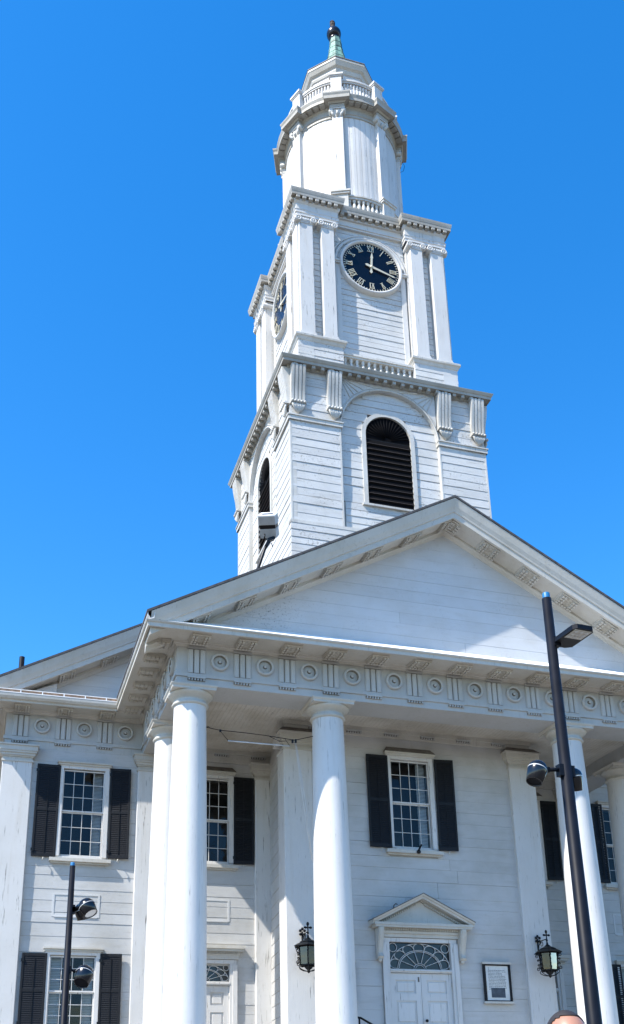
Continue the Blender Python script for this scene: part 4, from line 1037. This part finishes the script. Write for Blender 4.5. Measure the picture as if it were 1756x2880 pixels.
# ================================================================== FREE-STANDING AND HUNG THINGS
def tapered_pole(t, h, r0, r1, cap):
    part('pole', MB().lathe([(r0, .0), (r1, h-cap), (r1*.7, h-cap), (r1*.7, h-cap-.02)], 20), 'pole_paint', t)
    part('cap', MB().lathe([(r1*.80, h-cap-.01), (r1*.80, h-.008), (r1*.74, h), (.001, h)], 20), 'blue_plastic', t)
    part('base_plate', MB().lathe([(r0*1.9, 0), (r0*1.9, .03), (r0*1.3, .05), (r0*1.3, .12), (r0, .14)], 20), 'pole_paint', t)
def flood(t, c, axis, r_, L_, attach, rim='pole_gloss', seam=True):
    """round-backed floodlight: dome, tapered barrel, front lens, arm"""
    M = Vector(axis).normalized().to_track_quat('Z', 'Y').to_matrix().to_4x4(); M.translation = Vector(c)
    b = MB(); pr = [(r_*math.cos(R(q))*1., -r_*math.sin(R(q))) for q in (90, 78, 65, 50, 35, 20, 8, 0)]
    b.merge(MB().lathe([(max(.0001, x), z) for x, z in pr]+[(r_, .0), (r_*.985, .012), (r_*.80, L_), (r_*.74, L_), (r_*.72, L_-.02)], 28), M)
    o = part('floodlight', b, 'pole_gloss', t)
    part('lens', MB().merge(MB().lathe([(.0001, L_-.012), (r_*.74, L_-.012)], 24), M), 'lens' if rim == 'lens' else 'pole_paint', o)
    part('seam', MB().merge(MB().lathe([(r_*1.004, -.004), (r_*1.012, 0), (r_*1.004, .006)], 28), M), 'cabinet_metal', o)
    part('arm', MB().tube([attach, Vector(c).lerp(Vector(attach), .45)], .022, 8).tube([Vector(c).lerp(Vector(attach), .5), c], [.03, .045], 8), 'pole_paint', o)
    part('bracket', MB().box(attach[0]-.03, attach[0]+.03, attach[1]-.04, attach[1]+.04, attach[2]-.07, attach[2]+.05), 'pole_paint', o)
# tall pole on the right
P = thing('lamp_post', 'tall black lamp post with flat LED head and two floodlights, blue cap', 'lamp post', (-4.41, -11, 0), 'black lamp posts with blue caps')
tapered_pole(P, 6.72, .083, .049, .065)
hd = MB()
pl4 = [(.0, -.125), (.36, -.125), (.40, -.09), (.40, .09), (.36, .125), (.0, .125), (-.04, .06), (-.04, -.06)]
hd.ext(pl4, 'z', 0, .05)
Mh = Matrix.Translation((.125, 0.0, 6.12)) @ Matrix.Rotation(R(-86), 4, 'Z')
lh = part('lamp_head', MB().merge(hd, Mh), 'pole_paint', P)
part('diffuser', MB().merge(MB().box(.185, .375, -.10, .10, -.006, -.001), Mh), 'lamp_diffuser', lh)
le = MB()
for i in range(3):
    for j in range(3): le.merge(MB().lathe([(.0001, -.017), (.016, -.014), (.022, -.006)], 10, (.225+i*.055, -.06+j*.06, 0)), Mh)
part('led_lenses', le, 'lens', lh)
part('knuckle', MB().merge(MB().box(-.02, .05, -.13, -.05, -.035, .07), Mh), 'pole_paint', lh)
flood(P, (-.335, -.02, 4.70), (-.45, -.15, -1), .098, .155, (-.06, 0, 4.73))
flood(P, (.115, .05, 4.69), (.15, .2, -1), .085, .15, (.05, 0, 4.72))
# slimmer pole on the left
P = thing('lamp_post', 'black post with blue cap and round floodlights before the left windows', 'lamp post', (-8.49, -2, 0), 'black lamp posts with blue caps')
tapered_pole(P, 5.70, .080, .047, .06)
flood(P, (.275, -.03, 4.945), (.38, -.35, -.75), .145, .165, (.05, 0, 4.915), rim='lens')
flood(P, (.20, .10, 4.90), (.25, .1, -1), .125, .16, (.05, 0, 4.88))
flood(P, (.29, -.04, 3.81), (-.30, -.55, -.85), .155, .20, (.05, 0, 3.89))

# wall lanterns
def lantern(x, y, z, label):
    t = thing('wall_lantern', label, 'lantern', (x, y, z), 'wrought iron lanterns on the porch pilasters')
    w1, h = .195, .40                                # cage half width, height; z is cage bottom
    fr = MB(); n = 6
    V = [(w1*math.cos(R(60*i+10)), w1*math.sin(R(60*i+10))) for i in range(n)]
    for i in range(n):
        a, b = V[i], V[(i+1) % n]
        fr.tube([(a[0], a[1], 0), (a[0]*1.12, a[1]*1.12, h)], .017, 5); fr.tube([(a[0], a[1], 0), (b[0], b[1], 0)], .018, 5); fr.tube([(a[0]*1.12, a[1]*1.12, h), (b[0]*1.12, b[1]*1.12, h)], .018, 5)
    part('cage', fr, 'iron', t)
    for i in range(n):
        a, b = V[i], V[(i+1) % n]
        part('pane', MB().add([(a[0], a[1], 0), (b[0], b[1], 0), (b[0]*1.12, b[1]*1.12, h), (a[0]*1.12, a[1]*1.12, h)], [(0, 1, 2, 3)]), 'lantern_glass', t)
    part('roof', MB().lathe([(.335, h), (.345, h+.012), (.20, h+.09), (.205, h+.10), (.09, h+.15), (.03, h+.20), (.02, h+.26)], 6, smooth=False, a0=R(10)), 'iron', t)
    fi = MB().tube([(0, 0, h+.2), (0, 0, h+.52)], .014, 6).sphere((0, 0, h+.30), .028, n=8, m=6).sphere((0, 0, h+.50), .034, .02, .045, 8, 6).sphere((-.06, 0, h+.42), .04, .018, .028, 8, 6).sphere((.06, 0, h+.42), .04, .018, .028, 8, 6).sphere((0, 0, h+.42), .026, n=8, m=6)
    part('cross_finial', fi, 'iron', t)
    sc_ = MB()
    for i in range(n):
        a = V[i]; d = Vector((a[0], a[1], 0)).normalized()
        for zz, rr, k in ((h-.05, .045, 1), (h-.15, .028, 1.02), (.14, .028, 1.02), (.05, .045, 1)):
            pts = [Vector((a[0], a[1], zz))*1.0+d*(.02+.05*zz+rr+rr*(1-q/26)*math.cos(q*.5+math.pi)) + Vector((0, 0, rr*(1-q/26)*math.sin(q*.5))) for q in range(20)]
            sc_.tube(pts, .008, 4)
        pts = [Vector((0, 0, -.10))+d*(.03+.17*q/10)+Vector((0, 0, .05*(q/10)**2-.02)) for q in range(11)]+[Vector((0, 0, -.03))+d*(.20+.035*math.sin(q*.6))+Vector((0, 0, -.035*math.cos(q*.6))) for q in range(9)]
        sc_.tube(pts, .009, 4)
    part('scrolls', sc_, 'iron', t, kind='stuff')
    part('drop', MB().lathe([(.001, -.17), (.035, -.14), (.03, -.10), (.07, -.07), (.12, 0), (.001, .0)], 10), 'iron', t)
    part('bulb', MB().sphere((0, 0, .16), .05, .05, .08, 12, 8).lathe([(.03, 0), (.03, .09)], 10), 'glass_bulb', t)
    br_ = MB().tube([(0, 0, h+.33), (0, .42, h+.33)], .012, 5).tube([(0, .42, h+.05), (0, .42, h+.40)], .02, 6)
    br_.tube([(0, .42-.18*(1-math.cos(q*.16)), h+.08+.22*math.sin(q*.16)) for q in range(11)], .01, 5); br_.tube([(0, .24+.05*math.cos(q*.5), h+.25+.05*math.sin(q*.5)) for q in range(13)], .009, 4)
    for dx, dz in ((-.05, .42), (.05, .42), (0, .46), (-.045, .34), (.045, .34)): br_.sphere((dx, .40, h+dz), .035, .02, .035, 8, 6)
    part('bracket', br_, 'iron', t)
lantern(-3.09, 1.75, 4.60, 'black iron lantern partly hidden behind the middle column')
lantern(2.775, 1.75, 4.62, 'black iron lantern beside the framed notice, right of the doors')

# notice boards
def notice(x0, x1, z0, z1, label, text=True):
    t = thing('notice_board', label, 'notice board', ((x0+x1)/2, YW-.03, z0), 'framed notices beside the doors'); a = (x1-x0)/2; h = z1-z0; F_ = .055
    part('frame', MB().box(-a, -a+F_, -.05, 0, .05, h-.05).box(a-F_, a, -.05, 0, .05, h-.05).box(-a+F_, a-F_, -.05, 0, h-.085, h-.05).box(-a+F_, a-F_, -.05, 0, .05, .075), 'black_paint', t)
    part('top_ledge', MB().box(-a-.02, a+.02, -.07, 0, h-.05, h), 'trim_paint', t); part('bottom_ledge', MB().box(-a-.03, a+.03, -.08, 0, 0, .05), 'trim_paint', t)
    part('paper', MB().box(-a+F_, a-F_, -.025, -.002, .075, h-.085), 'paper', t)
    tx = MB(); zz = h-.19; n = 14
    tx.box(-a+F_+.085, -a+F_+.09, -.0275, -.0255, zz-.005, zz+.075)
    for i in range(n):
        x = -a+F_+.07; lim = a-F_-.09 if i not in (2, 3, 13) else (a-F_-.16 if i != 13 else .03)
        while x < lim:
            w_ = random.uniform(.02, .055); up_ = random.uniform(.004, .008)
            k = max(2, int(w_/.008)); pts = [(x+w_*q/k, -.0275, zz+(up_ if q % 2 else -.003)+random.uniform(-.002, .002)) for q in range(k+1)]
            tx.tube(pts, .0046, 3); x += w_+random.uniform(.008, .015)
        zz -= .0335
    part('script_text', tx, 'ink', t)
    part('picture', MB().box(-a*.50, a*.52, -.029, -.0255, .14, .36), 'photo_print', t)
notice(1.315, 2.015, 3.905, 4.855, 'framed notice with lines of script above a dark picture, right of doors')
notice(-2.54, -1.84, 3.875, 4.81, 'black framed notice left of the doors, mostly hidden by column')

# handrail by the door steps
hr = thing('handrail', 'black metal handrail left of the central doors', 'handrail', (-1.83, 2.1, FLOOR))
part('rail', MB().tube([(-.03, .08, 1.36), (.02, .0, 1.345), (.28, -.62, 1.02), (.28, -.95, .98), (.28, -1.0, .9)], .025, 8), 'iron', hr)
for p, h in (((0, .03), 1.34), ((.28, -.75), 1.0)): part('baluster_post', MB().tube([(p[0], p[1], 0), (p[0], p[1], h)], .02, 8), 'iron', hr)

# banner cable strung between the two left columns
bc_ = thing('banner_cable', 'thin cable and banner rod strung between two left columns', 'cable', (-5.69, .42, 9.37))
O = Vector((-5.69, .42, 9.37))
part('cable', MB().tube([Vector(p)-O for p in ((-5.69, .42, 9.368), (-5.385, .42, 9.325), (-4.9, .42, 9.32), (-4.31, .42, 9.295), (-3.718, .42, 9.25), (-3.29, .42, 9.382))], .009, 5), 'iron', bc_)
part('rod', MB().tube([Vector((-5.207, .42, 9.10))-O, Vector((-3.834, .42, 9.102))-O], .014, 6), 'gutter_metal', bc_)
part('hanger', MB().tube([Vector((-5.385, .42, 9.32))-O, Vector((-5.207, .42, 9.11))-O], .007, 4).tube([Vector((-4.31, .42, 9.295))-O, Vector((-4.05, .42, 9.19))-O, Vector((-3.76, .42, 9.24))-O], .006, 4).tube([Vector((-3.95, .42, 9.27))-O, Vector((-3.834, .42, 9.11))-O], .006, 4), 'iron', bc_)
part('pulley', MB().box(1.90, 1.94, -.02, .02, -.19, -.11).box(1.97, 2.01, -.02, .02, -.18, -.10).box(.29, .33, -.02, .02, -.08, -.03), 'iron', bc_)
part('rope', MB().tube([Vector((-3.72, .42, 9.24))-O, Vector((-3.56, .44, 8.0))-O, Vector((-3.40, .42, 6.6))-O], .005, 4).tube([Vector((-3.70, .42, 9.24))-O, Vector((-3.50, .44, 7.9))-O, Vector((-3.385, .42, 6.6))-O], .005, 4), 'gutter_metal', bc_)
part('hook', MB().tube([(0, 0, 0), (.06, 0, .015), (.10, 0, 0), (.06, 0, -.015), (0, 0, 0)], .008, 4), 'iron', bc_)

# floodlight box on an arm above the portico roof
rf = thing('roof_floodlight', 'grey ribbed floodlight box on black slanted arm above portico roof', 'floodlight', (-4.58, 2.0, 12.75))
O = Vector((-4.58, 2.0, 12.75))
Mb = Matrix.Translation(Vector((-3.81, 2.0, 15.62))-O) @ Matrix.Rotation(R(-17), 4, 'Z') @ Matrix.Rotation(R(-6), 4, 'Y') @ Matrix.Rotation(R(44), 4, 'X') @ Matrix.Rotation(R(-16), 4, 'Z')
bx = MB().box(-.205, .205, -.17, .17, -.30, -.07).box(-.215, .215, -.18, .18, .03, .24)
for i in range(17):
    x = -.2+i*.0248
    bx.box(x, x+.012, -.19, -.178, .04, .235); bx.box(x, x+.012, -.18, -.168, -.295, -.075)
B_ = part('housing', MB().merge(bx, Mb), 'cabinet_metal', rf)
part('lid', MB().merge(MB().box(-.22, .22, -.19, .185, .24, .275), Mb), 'cabinet_top', rf)
part('window', MB().merge(MB().box(-.14, .14, -.10, .06, .275, .282), Mb), 'photo_print', rf)
part('band', MB().merge(MB().box(-.20, .20, -.165, .165, -.07, .03), Mb), 'iron', rf)
part('yoke', MB().tube([Vector((-3.92, 2, 15.33))-O, Vector((-3.93, 2, 15.20))-O], .02, 5).tube([Vector((-3.67, 2, 15.36))-O, Vector((-3.66, 2, 15.24))-O], .02, 5).merge(MB().box(-.09, .09, -.05, .05, -.05, .035), Matrix.Translation(Vector((-3.77, 2, 15.21))-O) @ Matrix.Rotation(R(-28), 4, 'Y')).merge(MB().box(-.045, .045, -.045, .045, -.09, .09), Matrix.Translation(Vector((-3.85, 2, 15.05))-O) @ Matrix.Rotation(R(28), 4, 'Y')).tube([Vector((-3.75, 2, 15.1))-O, Vector((-3.72, 1.98, 14.98))-O], .012, 4), 'iron', rf)
part('arm', MB().tube([(0, 0, 0), Vector((-3.93, 2, 14.88))-O, Vector((-3.80, 2, 15.2))-O], [.042, .04, .034], 8), 'iron', rf)
part('foot', MB().box(-.15, .15, -.15, .15, -.12, .05), 'iron', rf)

# ================================================================== PERSON (only the top of the head reaches into the picture)
def person():
    X, Y_ = -7.75, -16.0
    bone = {'pel': (0, 0, .98, .15), 'spine': (0, .01, 1.2, .145), 'chest': (0, .01, 1.40, .16), 'neck0': (0, .0, 1.53, .07), 'neck': (0, -.01, 1.62, .058),
            'shL': (-.19, .0, 1.48, .075), 'elL': (-.25, .03, 1.18, .05), 'wrL': (-.24, -.07, .93, .034), 'hnL': (-.235, -.10, .84, .03),
            'shR': (.19, .0, 1.48, .075), 'elR': (.25, .03, 1.18, .05), 'wrR': (.24, -.07, .93, .034), 'hnR': (.235, -.10, .84, .03),
            'hiL': (-.10, 0, .92, .10), 'knL': (-.11, -.02, .51, .068), 'anL': (-.12, .03, .10, .045), 'toL': (-.13, -.14, .045, .035),
            'hiR': (.10, 0, .92, .10), 'knR': (.11, -.02, .51, .068), 'anR': (.12, .03, .10, .045), 'toR': (.13, -.14, .045, .035)}
    ed = [('pel', 'spine'), ('spine', 'chest'), ('chest', 'neck0'), ('neck0', 'neck'), ('chest', 'shL'), ('shL', 'elL'), ('elL', 'wrL'), ('wrL', 'hnL'), ('chest', 'shR'), ('shR', 'elR'), ('elR', 'wrR'), ('wrR', 'hnR'),
          ('pel', 'hiL'), ('hiL', 'knL'), ('knL', 'anL'), ('anL', 'toL'), ('pel', 'hiR'), ('hiR', 'knR'), ('knR', 'anR'), ('anR', 'toR')]
    for s in ('L', 'R'):
        h = bone['hn'+s]; sg = -1 if s == 'L' else 1
        for q in range(4):
            bone[f'f{q}{s}'] = (h[0]-sg*.012*(q-1.5)*.3, h[1]+.016*(q-1.5), h[2]-.05, .011); bone[f'g{q}{s}'] = (h[0]-sg*.02, h[1]+.016*(q-1.5)-.01, h[2]-.085-.008*(1.5-abs(q-1.5)), .009)
            ed += [('hn'+s, f'f{q}{s}'), (f'f{q}{s}', f'g{q}{s}')]
        bone['t'+s] = (h[0]-sg*.01, h[1]-.045, h[2]+.01, .012); bone['u'+s] = (h[0]-sg*.025, h[1]-.06, h[2]-.03, .010); ed += [('hn'+s, 't'+s), ('t'+s, 'u'+s)]
    ks = list(bone); me = bpy.data.meshes.new('skel'); me.from_pydata([bone[k][:3] for k in ks], [(ks.index(a), ks.index(b)) for a, b in ed], [])
    so_ = bpy.data.objects.new('skel', me); COL.objects.link(so_); md = so_.modifiers.new('s', 'SKIN')
    for i, k in enumerate(ks): me.skin_vertices[0].data[i].radius = (bone[k][3], bone[k][3]*.85 if k in ('chest', 'spine', 'pel') else bone[k][3])
    me.skin_vertices[0].data[0].use_root = True
    so_.modifiers.new('u', 'SUBSURF').levels = 2
    dg = bpy.context.evaluated_depsgraph_get(); ev = so_.evaluated_get(dg); em = ev.to_mesh()
    m = MB(); m.add([tuple(v.co) for v in em.vertices], [tuple(p.vertices) for p in em.polygons], True); ev.to_mesh_clear(); bpy.data.objects.remove(so_)
    hz = 1.735; H = MB().sphere((0, 0, 0), 1, 1, 1, 32, 24); v = []
    for x, y, z in H.v:
        w_ = .081*(1-.16*max(0, -z)**1.5); d = .100; h = .120
        yy = y*d; xx = x*w_; zz = z*h
        if y < 0:
            yy += -.022*math.exp(-(x/.22)**2-((z+.18)/.16)**2)          # nose
            yy += .010*math.exp(-((abs(x)-.38)/.16)**2-((z-.03)/.10)**2)  # eye sockets
            yy += -.008*math.exp(-(x/.3)**2-((z+.52)/.07)**2)            # lips
            yy += -.010*math.exp(-(x/.35)**2-((z+.85)/.12)**2)           # chin
        v.append((xx, yy, zz+hz))
    H.v = v; m.merge(H)
    for s in (-1, 1): m.sphere((s*.084, .012, hz-.01), .013, .022, .034, 10, 8)
    o = link('person', m.mesh('person', 'skin'), None, loc=(X, Y_, 0), rz=R(-12), label='person with close cropped dark hair, only top of head in view', cat='person')
    for mt in ('shirt', 'trousers', 'shoe'): o.data.materials.append(MATS[mt])
    for p in o.data.polygons:
        c_ = p.center
        if c_.z < .11: p.material_index = 3
        elif c_.z < 1.0 and abs(c_.x) < .215: p.material_index = 2
        elif c_.z < 1.56 and (abs(c_.x) < .2 or c_.z > 1.22): p.material_index = 1
    hb_ = MB().sphere((0, .004, hz+.004), .0835, .1025, .1235, 40, 30)
    keep = [f for f in hb_.f if (lambda c_: (c_[2] > hz+.03 and c_[1] > -.052+.6*max(0, .113-(c_[2]-hz))*0 and c_[2]-hz > .106-.9*(c_[1]+.05)) or (c_[1] > .03 and c_[2] > hz-.06))([sum(hb_.v[i][q] for i in f)/len(f) for q in range(3)])]
    hb_.f = keep; hb_.s = [True]*len(keep); part('hair', hb_, 'hair', o)
    e = MB()
    for s in (-1, 1): e.sphere((s*.031, -.084, hz+.004), .012, .010, .010, 10, 8)
    part('eyes', e, 'eye', o)
    b = MB()
    for s in (-1, 1): b.tube([(s*.015, -.098, hz+.026), (s*.035, -.094, hz+.032), (s*.052, -.082, hz+.026)], .005, 5)
    part('eyebrows', b, 'hair', o)
person()
